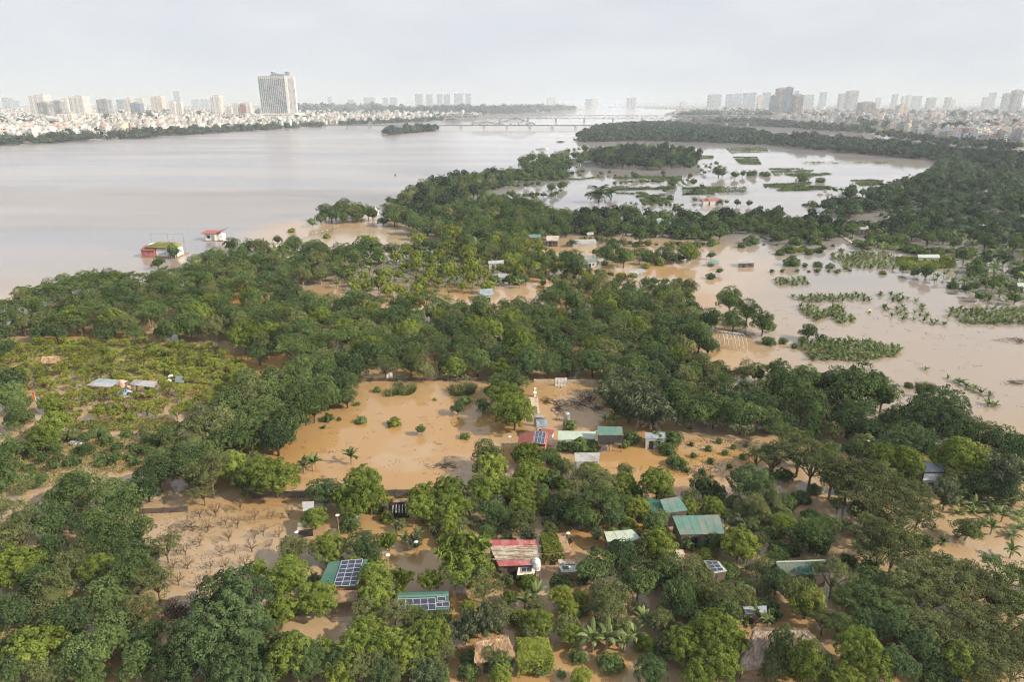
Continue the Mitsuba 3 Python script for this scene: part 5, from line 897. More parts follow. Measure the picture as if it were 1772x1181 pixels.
# ---------------------------------------------------------------- far woods: one mesh of many small crowns each
def woods(name, patches, label, material='leaf_far', lowland=False):
    g = np.random.default_rng(len(name) * 7 + 1); crowns = []
    SPREAD[0] = .16
    for kk in ('B', 'D', 'A', 'M'):
        for s in range(2): gg = np.random.default_rng(50 + s + ord(kk)); mb, _ = KINDS[kk][0](gg, 0); core(mb, np.array([.72, .72, .5]), KINDS[kk][1], gg); crowns.append((*mb.mesh(), np.vstack(mb.u)[:, 0]))
    mb = MB(); total = 0
    for pts, sp, (r0, r1), thin, *rows in patches:
        P = poly(pts, 3.0); x0, y0, x1, y1 = P.bounds
        nx, ny = max(1, int((x1 - x0) / sp)), max(1, int((y1 - y0) / sp)); I, J = np.meshgrid(np.arange(nx + 1), np.arange(ny + 1), indexing='ij')
        X = x0 + (I.ravel() + g.uniform(-.5, .5, I.size)) * sp; Y = y0 + (J.ravel() + g.uniform(-.5, .5, I.size)) * sp
        ok = contains_xy(P, X, Y) & (meshkit.noise(np.column_stack([X / 90, Y / 90, X * 0]), 5) > thin)
        if rows: ok &= meshkit.noise(np.column_stack([X / 34 + 3, Y / 8, X * 0]), 6) > .36       # plots lie in rows, with water between
        for x, y in zip(X[ok], Y[ok]):
            v, f, u = crowns[g.integers(len(crowns))]; r = g.uniform(r0, r1) * (.8 + .5 * float(meshkit.noise(np.array([x / 60, y / 60, 0.]), 9))); a = g.uniform(0, 6.28); c, s = math.cos(a), math.sin(a)
            w = v * [r, r, r * g.uniform(.75, 1.35)]; u = np.clip(.35 * u + .85 * g.random() - .1, 0, 1)
            mb.add(np.column_stack([w[:, 0] * c - w[:, 1] * s + x, w[:, 0] * s + w[:, 1] * c + y, w[:, 2] - .15 * r]), f, u); total += 1
    stuff(name, mb, material, label, uv=True); return total
woods('lake_shore_woods', [([(1600, 300), (1640, 266), (1700, 275), (1900, 292), (1900, 412), (1780, 420), (1640, 405), (1560, 392), (1500, 350), (1560, 325)], 5.4, (1.5, 4.0), 0.0, 1), ([(1420, 352), (1480, 345), (1530, 356), (1490, 372), (1440, 368)], 6.0, (3, 5), 0), ([(1600, 304), (1540, 322), (1495, 348), (1560, 346), (1650, 320)], 6, (3, 5), 0)], 'dark banana groves and trees filling the far shore of the lake', 'leaf_grove')
woods('island_woods', [([(1000, 243), (1000, 235), (1030, 222), (1080, 215), (1140, 214), (1230, 222), (1350, 236), (1480, 246), (1640, 260), (1790, 275), (1790, 293), (1640, 278), (1590, 271), (1420, 257), (1330, 248), (1220, 243.5), (1100, 241.5)], 8.5, (3.6, 6.6), 0.10)], 'dark wooded island between the lake and the iron bridges')
woods('old_town_trees', [([(1200, 212), (1340, 218), (1480, 228), (1560, 240), (1640, 250), (1790, 262), (1790, 258), (1640, 246), (1560, 236), (1480, 223), (1340, 212), (1200, 206)], 12, (4.5, 7.5), 0.2), ([(1165, 203), (1200, 205), (1340, 207), (1330, 199), (1200, 194)], 28, (8, 12), 0.4), ([(1600, 225), (1660, 222), (1690, 230), (1640, 235)], 16, (7, 10), .2), ([(1350, 207), (1480, 214), (1560, 230), (1700, 243), (1790, 247), (1790, 215), (1400, 200)], 26, (6, 10), .56), ([(1250, 200), (1790, 214), (1790, 195), (1250, 193)], 60, (9, 14), .56)], 'dark belt of trees between the side channel and the old town')
woods('river_bank_trees', [([(-60, 254), (0, 249), (80, 245.5), (160, 240.5), (235, 237.5), (330, 231.5), (420, 225.5), (520, 220.5), (590, 216), (590, 210.5), (520, 214), (420, 219), (330, 226), (235, 232), (160, 235), (80, 241), (0, 244), (-60, 248)], 12, (4.5, 8), 0.40), ([(590, 216), (650, 213.5), (720, 210.5), (780, 207), (830, 202.5), (770, 202), (690, 206), (600, 210)], 18, (5, 8.5), 0.36), ([(800, 198), (870, 197), (930, 194.3), (1000, 190), (960, 188), (880, 189), (800, 192), (640, 194), (640, 197)], 45, (14, 22), 0.15), ([(500, 196), (660, 193), (660, 189), (500, 190)], 70, (16, 26), 0.1), ([(0, 224), (60, 222), (60, 219), (0, 220)], 20, (7, 10), .1), ([(0, 241), (150, 234), (330, 226), (500, 213), (690, 203.5), (690, 199), (400, 206), (150, 218), (0, 224)], 34, (6, 10), .58), ([(0, 222), (400, 204), (690, 198), (690, 193), (0, 200)], 75, (9, 15), .56)], 'green belt of trees along the far bank of the river')
woods('river_islet_trees', [([(668, 232), (700, 229), (752, 225), (760, 221.5), (730, 222.5), (690, 227), (666, 230)], 9, (5, 8.5), 0.0)], 'small drowned tree islet in the river near the bridge')
for x, y in ((668, 231), (700, 228), (760, 223)): pass
mark('the tree islet', at(710, 227))

# ---------------------------------------------------------------- houses of the two banks
PAINT = [('white', (.63, .63, .62)), ('white', (.66, .67, .68)), ('white', (.52, .53, .54)), ('cream', (.57, .53, .45)), ('grey', (.34, .35, .36)), ('pale blue', (.62, .68, .72)), ('pink', (.68, .56, .50)), ('pale green', (.62, .68, .61))]
ROOF = [('flat grey roof', (.42, .41, .40)), ('flat pale roof', (.62, .61, .59)), ('red roof', (.40, .20, .16)), ('teal roof', (.30, .40, .42)), ('brown roof', (.30, .19, .14))]
def house(mb_w, mb_r, mb_o, w, d, h, style, g):
    """Walls, roof and openings of a narrow town house standing at the origin, its front towards -y."""
    mb_w.box([0, 0, h / 2 - 2], (w, d, h + 4))
    if style == 0:    # flat roof with parapet and stair head
        for sx in (-1, 1): mb_w.box([sx * (w / 2 - .15), 0, h + .45], (.3, d, .9))
        for sy in (-1, 1): mb_w.box([0, sy * (d / 2 - .15), h + .45], (w - .6, .3, .9))
        mb_r.box([0, 0, h + .1], (w - .62, d - .62, .2)); mb_w.box([w * .12, d * .2, h + 1.5], (w * .6, d * .42, 2.6)); mb_r.box([w * .12, d * .2, h + 2.9], (w * .7, d * .5, .2))
    else:             # pitched roof
        z0, z1, x, y = h + .02, h + (.28 if style == 1 else .45) * w, w / 2 + .4, d / 2 + .4
        v = [[-x, -y, z0], [x, -y, z0], [x, y, z0], [-x, y, z0]] + ([[0, -y, z1], [0, y, z1]] if style == 1 else [[0, -y * .4, z1], [0, y * .4, z1]])
        mb_r.add(np.array(v), [[0, 1, 4], [1, 2, 5], [1, 5, 4], [2, 3, 5], [3, 0, 4], [3, 4, 5], [2, 1, 0], [3, 2, 0]])
    fl = max(2, int(h / 3.3))
    if mb_o is not None:
        for f in range(fl):
            z = (f + .55) * h / fl
            n = 2 if w > 5 else 1
            for i in range(n): mb_o.box([((i + .5) / n - .5) * w * .9, -d / 2 - .05, z], (w * .6 / n, .3, 1.5))
            if f % 2 == 0: mb_w.box([0, -d / 2 - .6, z - 1.1], (w * .96, 1.2, .25))
            for sx in (-1, 1):
                for i in range(2): mb_o.box([sx * (w / 2 + .03), (i - .5) * d * .5, z], (.3, 1.3, 1.3))
def bank(P, near, far, seed, share=.07, step=.8, wide=5.4):
    """House sites from the water's edge to the far end, thinner with distance, as far towns hide behind their first rows."""
    g = np.random.default_rng(seed); out = []; y = near
    while y < far:
        dy = y * y / (FPX * H) * step; x = -.80 * y
        while x < .80 * y:
            x += y / FPX * wide * g.uniform(.6, 1.5) + 2
            c = np.array([x, y + g.uniform(-.5, .5) * dy])
            if P.contains(Point(c)): out.append((c[0], c[1], g.random(), g.random(), g.random(), g.integers(1 << 30)))
        y += dy
    return out
SITES = [s + (0,) for s in bank(LEFT_LAND.buffer(-26), 1150, 7600, 71)] + [s + (1,) for s in bank(RIGHT_LAND.buffer(-40), 1150, 7600, 72)]
GREENBELT = [poly(p, 0) for p in ([(1150, 206), (1330, 212), (1480, 225), (1560, 238), (1700, 253), (1790, 260), (1790, 256), (1700, 249), (1560, 234), (1480, 219), (1330, 207), (1180, 199)], [(800, 199), (1010, 190), (880, 188), (640, 193), (640, 197.5)], [(500, 197), (660, 194), (660, 188.5), (500, 189.5)], [(1600, 225), (1660, 222), (1690, 230), (1640, 235)], [(0, 225), (60, 223), (60, 219), (0, 220)])]
SITES = [s for s in SITES if not any(b.contains(Point(s[0], s[1])) for b in GREENBELT)]
GROUPS = {}
def house_proto(pi, ri, style, shape):
    k = (pi, ri, style, shape)
    if k in GROUPS: return GROUPS[k]
    w, d, h = ((5, 14, 10), (6, 13, 13), (8, 12, 7.5), (5, 12, 16))[shape]; a, b, c = MB(), MB(), MB(); house(a, b, c, w, d, h, style, np.random.default_rng(1)); nm = f'town_house_{pi}_{ri}_{style}_{shape}'
    scene[nm] = {'type': 'shapegroup', 'walls': mikit.ply(a.mesh(), 'house_paint', False, color=np.tile(PAINT[pi][1], (len(a.mesh()[0]), 1))), 'roof': mikit.ply(b.mesh(), 'house_paint', False, color=np.tile(ROOF[ri][1], (len(b.mesh()[0]), 1))),
                 'window_opening': mikit.ply(c.mesh(), 'house_paint', False, color=np.tile((.07, .08, .09), (len(c.mesh()[0]), 1)))}
    GROUPS[k] = (nm, h); return GROUPS[k]
SITES.sort(key=lambda s: s[1] * (1.0 if s[6] == 0 else .97))
HOUSES = []; seen_n = [0, 0]; rest = [[], []]; SHAPES_N = ((5, 14, 10), (6, 13, 13), (8, 12, 7.5), (5, 12, 16))
mbs = [MB(), MB()]; cols = [[], []]
for s in SITES:
    g = np.random.default_rng(s[5]); side = s[6]; u = see([s[0], s[1], 6])
    pi = int(g.integers(len(PAINT))); pi = int(g.choice([0, 1, 1, 2, 2, 3, 4, 5, 6, 7])) if side == 0 else int(g.choice([0, 1, 2, 3, 4, 4, 4, 5, 6])); ri = int(g.choice([0, 0, 0, 1, 1, 2, 3, 4])) if side else int(g.choice([0, 0, 1, 1, 1, 1, 1, 2, 3])); style = 0 if ri < 2 else int(g.integers(1, 3)); shape = int(g.integers(4))
    if seen_n[side] < 150 and -10 < u[0] < 1782:
        seen_n[side] += 1; HOUSES.append((s, pi, ri, style, shape, g.uniform(.85, 1.2), g.uniform(-.35, .35))); continue
    if not -40 < u[0] < 1812: continue
    f = max(1.0, s[1] / 2300.0); w, d, h = SHAPES_N[shape]; a, b = MB(), MB(); house(a, b, a if False else None, w * f * g.uniform(.8, 1.5), d * g.uniform(.8, 1.4), h * g.uniform(.6, 1.35), style, g)
    if s[1] < 2700:
        o = MB(); z0 = h * .55
        for i in range(2): o.box([(i - .5) * w * f * .5, -d * .62, z0 + 1.5 * i], (w * f * .3, .3, 1.8))
        b_list = ((a, PAINT[pi][1]), (b, ROOF[ri][1]), (o, (.10, .11, .12)))
    else: b_list = ((a, PAINT[pi][1]), (b, ROOF[ri][1]))
    ca, sa = math.cos(ang := g.uniform(-.4, .4)), math.sin(ang)
    for m, col in b_list:
        v, fc = m.mesh(); v = np.column_stack([v[:, 0] * ca - v[:, 1] * sa + s[0], v[:, 0] * sa + v[:, 1] * ca + s[1], v[:, 2] + 2]); mbs[side].add(v, fc); cols[side].append(np.tile(np.array(col) * g.uniform(.6, 1.1), (len(v), 1)))
for side, nm, l in ((0, 'city_houses', 'countless white houses of the city beyond the river'), (1, 'old_town_houses', 'countless grey and cream houses of the old town beyond the lake')):
    k = nm; scene[k] = mikit.ply(mbs[side].mesh(), 'house_paint', False, color=np.vstack(cols[side])); tag(k, l, kind='stuff')

# ---------------------------------------------------------------- tall buildings: left and right edge, top and foot in the photograph, distance
TOWER_MARKS = []
def tower(x0, x1, ytop, dist, style, label, kind=0, deep=.8, bays=None):
    """A block with piers, window bays and roof plant, where and as tall as it looks from the drone at this distance."""
    k = thing('tower_block', label, 'high-rise'); xm = (x0 + x1) / 2
    d = ray(xm, ytop); t = dist / d[1]; h = H + d[2] * t; x = d[0] * t; wpx = (x1 - x0) * t / FPX
    az = abs(math.atan2(x, dist)); w = wpx / (math.cos(az) + deep * math.sin(az)); dep = w * deep
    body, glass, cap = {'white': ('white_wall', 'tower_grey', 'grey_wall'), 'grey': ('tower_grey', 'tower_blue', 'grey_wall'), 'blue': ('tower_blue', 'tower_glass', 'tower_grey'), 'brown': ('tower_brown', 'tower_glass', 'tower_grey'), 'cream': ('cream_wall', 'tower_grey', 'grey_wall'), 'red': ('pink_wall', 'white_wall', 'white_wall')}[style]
    MB().box([x, dist + dep / 2, h / 2], (w, dep, h)).put(k + '__body', body)
    n = bays or max(3, min(9, int(w / 6))); fl = int(h / 6.6); mb = MB()
    for i in range(n):
        u = ((i + .5) / n - .5)
        if i % 3 != 2 or n < 4:
            mb.box([x + u * w, dist - .25, h * .5], (w / n * .46, .7, h * .93))
        for s in (-1, 1): mb.box([x + s * (w / 2 + .1), dist + dep / 2 + u * dep, h * .5], (.7, dep / n * .42, h * .93))
    mb.put(k + '__window_bays', glass); labels[k + '__window_bays'] = {'kind': 'stuff'}
    mb = MB()
    for f in range(1, fl):
        z = f * h / fl
        mb.box([x, dist - .45, z], (w * .985, 1.3, .9))
        for s in (-1, 1): mb.box([x + s * (w / 2 + .35), dist + dep / 2, z], (1.1, dep * .97, .9))
    mb.put(k + '__floor_bands', body); labels[k + '__floor_bands'] = {'kind': 'stuff'}
    MB().box([x + w * .08, dist + dep * .5, h + 2.2], (w * .5, dep * .5, 4.4)).box([x - w * .22, dist + dep * .45, h + 1.2], (w * .25, dep * .3, 2.4)).put(k + '__roof_plant', cap)
    TOWER_MARKS.append((x, dist, label)); return k
TOWERS = [  # x0 x1 ytop dist style label
 (45, 78, 165, 2900, 'white', 'tallest white slab at the river end of the apartment cluster'), (60, 84, 177, 2650, 'grey', 'shaded grey block in front of the tallest white slab'), (84, 106, 175, 2700, 'grey', 'second shaded grey block in the apartment cluster'), (97, 118, 172, 2950, 'white', 'white block behind the shaded grey blocks'), (114, 146, 167, 2750, 'white', 'broad sunlit white block closing the apartment cluster'),
 (163, 187, 172, 2950, 'grey', 'striped grey block standing alone beside the apartment cluster'), (0, 16, 169, 5200, 'blue', 'hazy blue grey block at the end of the skyline over the river'), (20, 30, 174, 5600, 'blue', 'fainter hazy block beside the last one over the river'), (222, 243, 178, 3300, 'blue', 'squat blue glass office block behind the white houses'), (199, 212, 172, 4300, 'blue', 'hazy bluish block behind the squat glass office'),
 (213, 226, 170, 4000, 'cream', 'cream block between hazy blocks behind the glass office'), (231, 248, 170, 4200, 'cream', 'cream slab just behind the squat blue glass office'), (257, 281, 167, 3900, 'cream', 'pair-like cream and grey slab midway along the skyline'), (298, 308, 158, 5400, 'blue', 'thin hazy needle tower behind two short white blocks'), (291, 302, 176, 3100, 'white', 'short white block below the thin needle tower'), (302, 314, 177, 3000, 'white', 'second short white block below the thin needle tower'),
 (330, 344, 172, 6200, 'blue', 'faint pale block far behind the white city'), (344, 360, 172, 6300, 'blue', 'faint wide block far behind the white city'), (361, 382, 166, 2900, 'white', 'slim white tower standing alone left of the red striped block'), (400, 411, 180, 2900, 'white', 'low white block beside the red striped block'), (408, 434, 179, 2800, 'white', 'white block with a red stripe next to the great tower'), (390, 401, 186, 2700, 'white', 'small white block near the red striped block'),
 (566, 573, 167, 6800, 'blue', 'thin faint tower beyond the great riverside tower'),
 (600, 612, 172, 6400, 'blue', 'faint low block far beyond the great tower'), (628, 648, 168, 6400, 'blue', 'hazy twin block far up the river'), (661, 671, 169, 6400, 'blue', 'first of two thin hazy towers far up the river'), (674, 686, 168, 6400, 'blue', 'second of two thin hazy towers far up the river'),
 (717, 730, 162, 6000, 'blue', 'first tower of the hazy blue row above the bridge'), (737, 748, 163, 6000, 'blue', 'second tower of the hazy blue row above the bridge'), (755, 765, 163, 6000, 'blue', 'third tower of the hazy blue row above the bridge'), (767, 778, 163, 6000, 'blue', 'fourth tower of the hazy blue row above the bridge'), (785, 801, 162, 6000, 'blue', 'widest tower of the hazy blue row above the bridge'), (805, 814, 162, 6000, 'blue', 'last narrow tower of the hazy blue row above the bridge'),
 (947, 963, 169, 6200, 'white', 'pale block alone above the middle of the river'), (1014, 1025, 171, 6400, 'grey', 'first pale block above the far bend of the river'), (1026, 1035, 171, 6500, 'white', 'second pale block above the far bend of the river'), (1086, 1101, 169, 6200, 'grey', 'grey block alone above the far bend of the river'), (1178, 1190, 176, 5600, 'white', 'low pale block where the old town begins'),
 (1226, 1238, 164, 5200, 'grey', 'hazy grey tower at the start of the old town skyline'), (1238, 1250, 163, 5600, 'blue', 'hazy blue tower second in the old town skyline'), (1258, 1272, 163, 5000, 'blue', 'wide hazy tower third in the old town skyline'), (1272, 1285, 162, 5100, 'blue', 'hazy tower fourth in the old town skyline'), (1287, 1300, 161, 4900, 'blue', 'blue tower fifth in the old town skyline'), (1300, 1310, 160, 4700, 'blue', 'dark blue tower behind the cream block'), (1312, 1322, 165, 4300, 'cream', 'cream block among blue towers'), (1322, 1336, 160, 4800, 'blue', 'hazy tower just behind the teal fronted block'),
 (1335, 1346, 165, 3300, 'blue', 'teal blue block leaning on the brown tower'), (1345, 1361, 153, 3350, 'brown', 'tall brown tower paired with a blue one'), (1360, 1375, 151, 3500, 'blue', 'tallest blue grey tower of the old town'), (1374, 1394, 164, 3200, 'brown', 'grey brown block in front of the tallest blue tower'), (1376, 1384, 157, 5200, 'blue', 'hazy tower peeping behind the tallest blue tower'), (1395, 1411, 164, 5000, 'blue', 'hazy pale slab lakeward of the tallest blue tower'),
 (1421, 1433, 159, 5200, 'blue', 'slim hazy tower alone over the old town roofs'), (1454, 1470, 162, 4700, 'grey', 'hazy block attached to the grey striped tower'), (1468, 1489, 157, 4100, 'grey', 'grey tower with white stripes over the old town'), (1517, 1527, 169, 6200, 'blue', 'very faint block behind the old town'), (1546, 1556, 163, 5200, 'blue', 'thin hazy tower before the white pair'), (1563, 1573, 166, 4600, 'white', 'white tower first of a hazy pair'), (1571, 1580, 164, 4500, 'white', 'white tower second of a hazy pair'), (1580, 1598, 166, 5000, 'blue', 'blue hazy slab beside the white pair'),
 (1607, 1623, 169, 4700, 'grey', 'grey hazy slab past the white pair'), (1638, 1649, 168, 4900, 'grey', 'small grey tower alone before the last cluster'), (1650, 1655, 172, 5000, 'white', 'thin pale tower beside the small grey one'), (1704, 1716, 168, 5000, 'grey', 'low block opening the last cluster of towers'), (1716, 1727, 160, 5000, 'blue', 'slender tower in the last cluster'), (1740, 1755, 161, 4200, 'blue', 'blue glass tower in the last cluster'), (1757, 1775, 156, 4000, 'grey', 'broad grey tower cut off at the end of the skyline'),
 (1490, 1520, 177, 3400, 'brown', 'long dark brown block over the old town roofs'), (1555, 1575, 182, 3000, 'cream', 'cream mid-rise block in the old town'), (1610, 1640, 195, 2300, 'cream', 'cream stepped building in the middle of the old town'), (1665, 1690, 208, 1900, 'white', 'white low block near the dark trees of the old town'), (1655, 1668, 206, 1850, 'blue', 'pale blue building beside the white low block'), (100, 126, 197, 1900, 'white', 'white narrow building rising from the river front houses'), (58, 74, 214, 1500, 'white', 'white gabled hall near the river front'), (665, 674, 191.5, 3000, 'white', 'pale block near the bridge end of the city'), (682, 690, 191, 3000, 'white', 'second pale block near the bridge end of the city'), (295, 310, 208, 1900, 'white', 'white house block near the far river trees')]
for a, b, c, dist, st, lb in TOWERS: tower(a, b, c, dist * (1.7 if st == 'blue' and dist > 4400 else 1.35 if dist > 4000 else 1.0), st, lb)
s = MB(); 
for (x0, x1, yt, yb, dist) in ((416, 424, 180, 198, 2795),):
    d = ray(420, 188); t = dist / d[1]; mx = d[0] * t; s.box([mx, dist - .8, (H + ray(420, yt)[2] * t) / 2], (8 * t / FPX, 1.2, H + ray(420, yt)[2] * t))
s.put('tower_block_020__red_stripe', 'red_sheet')
# the great riverside tower, with podium, corner pier, glass waves and roof frames
k = thing('riverside_tower', 'great wide riverside tower with blue glass bays above a long podium', 'high-rise'); dist = 2500.0
d = ray(476, 131); t = dist / d[1]; px = t / FPX; hx = d[0] * t; hh = H + d[2] * t; w = 50 * px; dep = 46 * px; x0 = (446 - 886) * px
MB().box([x0 + w / 2, dist + dep / 2, hh / 2], (w, dep, hh)).put(k + '__body', 'tower_grey')
g = np.random.default_rng(88); mbw, mbg, mbb = MB(), MB(), MB(); n = 15
for i in range(n):
    u = (i + .5) / n; xx = x0 + u * w
    mbw.box([xx + w / n * .40, dist - .6, hh * .55], (w / n * .15, 2.0, hh * .86))
    for q in range(26):
        z = hh * (.14 + .80 * q / 26); wave = abs(u - .62 - .24 * math.sin(2.2 * q / 26 * math.pi + .6)); (mbg if wave < .17 or (u < .2 and q > 12) else mbb).box([xx - w / n * .14, dist - .35, z + hh * .0154], (w / n * .70, 1.0, hh * .0285))
    if i % 2: mbb.box([x0 + w + .2, dist + u * dep, hh * .55], (.9, dep / n * .8, hh * .78))
mbw.put(k + '__white_fin', 'white_wall'); mbg.put(k + '__glass_bays', 'tower_glass'); mbb.put(k + '__grey_bays', 'tower_lilac')
for p in ('white_fin', 'glass_bays', 'grey_bays'): labels[f'{k}__{p}'] = {'kind': 'stuff'}
MB().box([x0 + w - 2.5 * px, dist - 1.2, hh / 2], (4 * px, 3.5, hh + 4)).put(k + '__corner_pier', 'white_wall'); MB().box([x0 + w + 1, dist + dep * .85, hh / 2], (3, 5 * px, hh)).put(k + '__side_pier', 'white_wall')
ph = H + ray(476, 196)[2] * t
for j in range(4): MB().box([x0 + w / 2 + 4 * px, dist + dep / 2, ph * (j + .55) / 4], (w + 14 * px, dep + 12 * px, ph / 4 * .62)).put(part(k, 'podium_floor'), 'white_wall')
MB().box([x0 + w / 2 + 4 * px, dist + dep / 2, ph / 2], (w + 11 * px, dep + 9 * px, ph)).put(k + '__podium_core', 'tower_grey')
for (ax, bx_, z) in ((.42, .62, 7), (.36, .56, 3), (.66, .98, 5), (.90, .99, 13), (.42, .5, 12)): MB().box([x0 + w * (ax + bx_) / 2, dist + dep * .3, hh + z / 2 + 1], (w * (bx_ - ax), dep * .3, z)).put(part(k, 'roof_frame'), 'tower_blue')
mark('the great riverside tower', [x0 + w / 2, dist])

# ---------------------------------------------------------------- bridges
def bridge(key, label, a, b, deck_z, n, trusses, tz, col, w=9.0, piers=True, tall=None, arch=False):
    k = thing(key, label, 'bridge'); a, b = np.array(a), np.array(b); L = np.linalg.norm(b - a); dirv = (b - a) / L; rz = math.atan2(dirv[1], dirv[0]); up = np.array([0, 0, 1.])
    MB().box((a + b) / 2 + up * deck_z, (L, w, 2.0), rz).put(k + '__deck', col)
    for i in range(n + 1):
        c = lerp(a, b, i / n)
        if piers: MB().box(c + up * (deck_z / 2 - 2), (5.0, w * 1.1, deck_z + 3), rz).put(part(k, 'pier'), 'grey_wall')
    side = np.array([-dirv[1], dirv[0], 0]) * w / 2
    for (u0, u1, m, hpeak) in trusses:
        mb = MB()
        for s in (-1, 1):
            prev = None
            for i in range(m + 1):
                u = lerp(u0, u1, i / m); base = lerp(a, b, u) + up * (deck_z + 1) + s * side; hgt = hpeak(i / m) if callable(hpeak) else hpeak; top = base + up * hgt
                mb.tube(base, top, .55, .55, 4)
                if prev is not None:
                    mb.tube(prev[1], top, .7, .7, 4); mb.tube(prev[0] if i % 2 else prev[1], top if i % 2 else base, .55, .55, 4)
                prev = (base, top)
        mb.put(part(k, 'truss'), col); 
    return k
bridge('iron_bridge', 'old iron bridge crossing the river low, with one peaked truss', at(560, 222.5), at(1075, 222.5), 7.5, 13, [(.575, .71, 10, lambda u: 3 + 14 * max(0, 1 - abs(u - .52) * 2.1)), (.50, .575, 6, 6.0)], 0, 'steel_dark', 8)
bridge('iron_bridge', 'short end of the old iron bridge showing over the side channel', at(1150, 217.5), at(1330, 218), 7.5, 5, [(.05, .40, 10, lambda u: 3 + 14 * max(0, 1 - abs(u - .55) * 2.1))], 0, 'steel_dark', 8)
bridge('truss_bridge', 'long pale girder bridge with an even zigzag truss behind the iron bridge', at(770, 210.5), at(1420, 212.5), 11, 13, [(0, 1, 78, 9.0)], 0, 'grey_wall', 16)
k = thing('arch_bridge', 'faint far bridge of low white arches at the horizon', 'bridge'); a, b = at(880, 188.4), at(1110, 188.4); n = 8; MB().box((a + b) / 2 + [0, 0, 22], (np.linalg.norm(b - a), 18, 3)).put(k + '__deck', 'white_wall')
for i in range(n):
    p, q = lerp(a, b, i / n), lerp(a, b, (i + 1) / n); MB().box(p + [0, 0, 10], (10, 18, 24)).put(part(k, 'pier'), 'white_wall'); mb = MB()
    for j in range(10):
        u = (j + .5) / 10; zz = 21 - 11 * (2 * u - 1) ** 2; mb.box(lerp(p, q, u) + [0, 0, (zz + 21) / 2], ((q - p)[0] / 10, 16, max(.8, 21 - zz)))
    mb.put(part(k, 'arch'), 'white_wall')

# ---------------------------------------------------------------- plants into the scene, each with a label of its own
ORD = [''] + 'second third fourth fifth sixth seventh eighth ninth tenth eleventh twelfth thirteenth fourteenth fifteenth sixteenth seventeenth eighteenth nineteenth twentieth'.split()
def ordinal(i):
    if i >= 100: return 'hundred-and-' + (ordinal(i - 100) if i > 100 else 'first')
    return ORD[i] if i < len(ORD) else f'{"twenty thirty forty fifty sixty seventy eighty ninety".split()[i // 10 - 2 if i < 100 else 7]}-{"first second third fourth fifth sixth seventh eighth ninth tenth".split()[i % 10]}'
def side_of(p, m):
    """How p lies to the landmark m as one looks over the flood from the drone."""
    d = np.asarray(p)[:2] - m
    if abs(d[0]) > abs(d[1]) * .8: return 'riverward of' if d[0] < 0 else 'lakeward of'
    return 'behind' if d[1] > 0 else 'in front of'
def name_all(items, marks):
    """items: (key, look, category, group, xy). Nearest landmark, the side it lies on, and its turn in the count from there."""
    M = np.array([m[1] for m in marks]); by = {}
    for it in items:
        p = np.asarray(it[4]); near = np.argsort(((M - p) ** 2).sum(1))[0]
        by.setdefault((it[1], near, side_of(p, M[near])), []).append((((M[near] - p) ** 2).sum(), it))
    for (look, near, side), v in by.items():
        v.sort(key=lambda t: t[0])
        for i, (_, it) in enumerate(v):
            n = '' if i == 0 else ordinal(i) + ' '
            tag(it[0], f'{n or "nearest "}{look} {side} {marks[near][0]}', it[2], it[3])
VOWEL = lambda s: s
items, per, rows = [], {}, []
for p in PLANTS:
    kz = KINDS[p[0]][1] if p[0] in KINDS else .5
    u = see([p[1], p[2], kz * p[3]]); dist = p[2] * math.cos(PITCH) + H * math.sin(PITCH); rpx = p[3] * FPX / dist
    if -rpx - 12 < u[0] < 1784 + rpx and u[1] < 1193 + rpx * 1.3: rows.append((rpx, p))
rows.sort(key=lambda r: -r[0])
CAP = 300; extra = {}
def inst(key, name, p, g):
    a = g.uniform(0, 360); s = p[3] * g.uniform(.94, 1.06)
    scene[key] = {'type': 'instance', 'sg': {'type': 'ref', 'id': name}, 'to_world': T().translate([p[1], p[2], 0]) @ T().rotate([0, 0, 1], a) @ T().scale([s * g.uniform(.92, 1.08), s * g.uniform(.92, 1.08), p[3] * p[4]])}
tri = 0
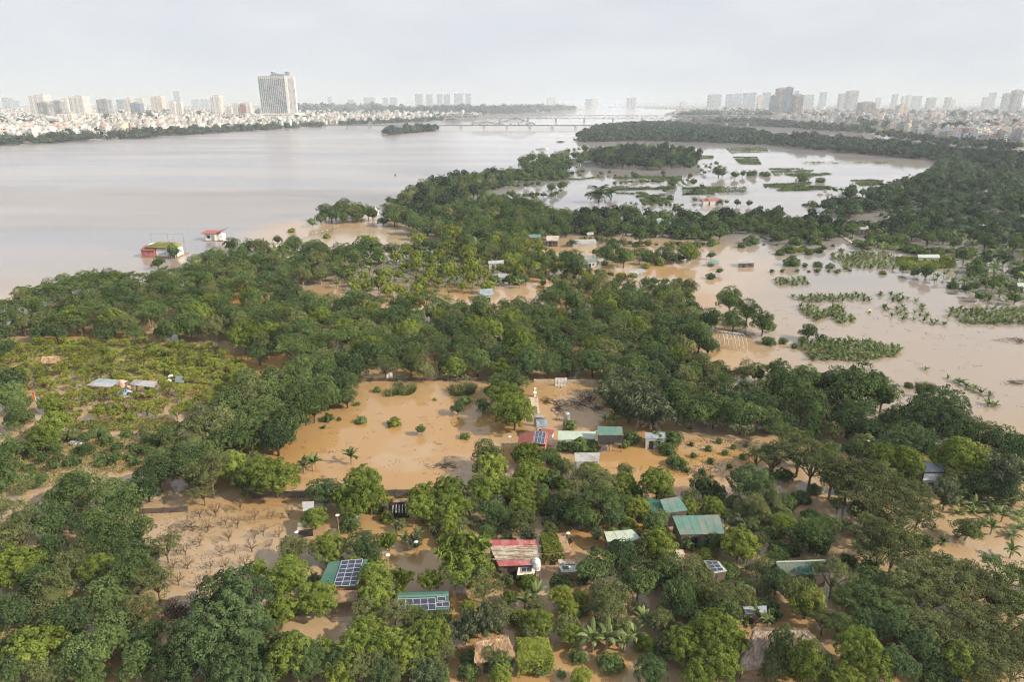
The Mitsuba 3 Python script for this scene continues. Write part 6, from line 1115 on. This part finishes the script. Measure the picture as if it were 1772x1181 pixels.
for rpx, p in rows:
    g = np.random.default_rng(int(abs(p[1]) * 1000 + p[2] * 77) % (1 << 31)); kind = p[0]; lod = 2 if rpx > 15 else 1 if rpx > 6 else 0
    if kind in 'TK': lod = 2
    nm = proto(kind, lod, int(g.integers(VARIANTS[lod]))); c = per.get(kind, 0); per[kind] = c + 1
    if c < CAP:
        key = numbered(NAMES[kind]); inst(key, nm, p, g); items.append((key, LOOK[kind], CAT[kind], (LOOK[kind] + 's').replace('bushs', 'bushes').replace('bamboos', 'bamboo clumps'), (p[1], p[2])))
    else:
        e = extra.setdefault(kind, []); nm = proto(kind, min(lod, 1) if kind in 'Nn' else lod, 0); e.append(1); inst(f'{ {"n": "drowned_banana_grove", "N": "banana_grove", "P": "orchard", "S": "bushes_beyond", "B": "wood_beyond", "D": "dark_wood_beyond"}.get(kind, "growth_beyond_" + NAMES[kind]) }__{len(e):03d}', nm, p, g)
for kind in extra:
    root = {'n': 'drowned_banana_grove', 'N': 'banana_grove', 'P': 'orchard', 'S': 'bushes_beyond', 'B': 'wood_beyond', 'D': 'dark_wood_beyond'}.get(kind, 'growth_beyond_' + NAMES[kind])
    labels[root] = {'label': f'the smaller farther ones among the {LOOK[kind]}s'.replace('bushs', 'bushes'), 'kind': 'stuff'}
name_all(items, MARKS)
# ---------------------------------------------------------------- the nearest houses of both banks, one by one
hm = [(l, np.array([x, y])) for x, y, l in TOWER_MARKS] + [m for m in MARKS if 'tower' in m[0] or 'islet' in m[0]]
hit = [[], []]
for s, pi, ri, style, shape, k, a in HOUSES:
    nm, h = house_proto(pi, ri, style, shape); key = numbered('town_house')
    scene[key] = {'type': 'instance', 'sg': {'type': 'ref', 'id': nm}, 'to_world': T().translate([s[0], s[1], 2]) @ T().rotate([0, 0, 1], math.degrees(a)) @ T().scale([k * 1.1, k * 1.1, k])}
    labels[key + '__window_opening'] = {'kind': 'stuff'}; wpx = see([s[0], s[1], 8])[0]; look = ('tall narrow ' if shape == 3 else 'low wide ' if shape == 2 else 'square ' if shape else 'slim ') + f'{PAINT[pi][0]} house with {ROOF[ri][0]}'; hit[s[6]].append((wpx, key, look, s[6]))
for side in (0, 1):
    by = {}
    for wpx, key, look, _ in sorted(hit[side]): by.setdefault(look, []).append(key)
    for look, keys in by.items():
        for i, key in enumerate(keys):
            e = f'{ordinal(i) + " " if i else "leftmost "}{look} along the {"far river bank" if side == 0 else "old town edge"}'
            tag(key, e, 'house', 'houses along the far river bank' if side == 0 else 'houses along the old town edge')
print('plants', len(rows), {NAMES[k]: v for k, v in per.items()}, 'houses', len(HOUSES), 'sites', len(SITES), 'entries', len(scene))
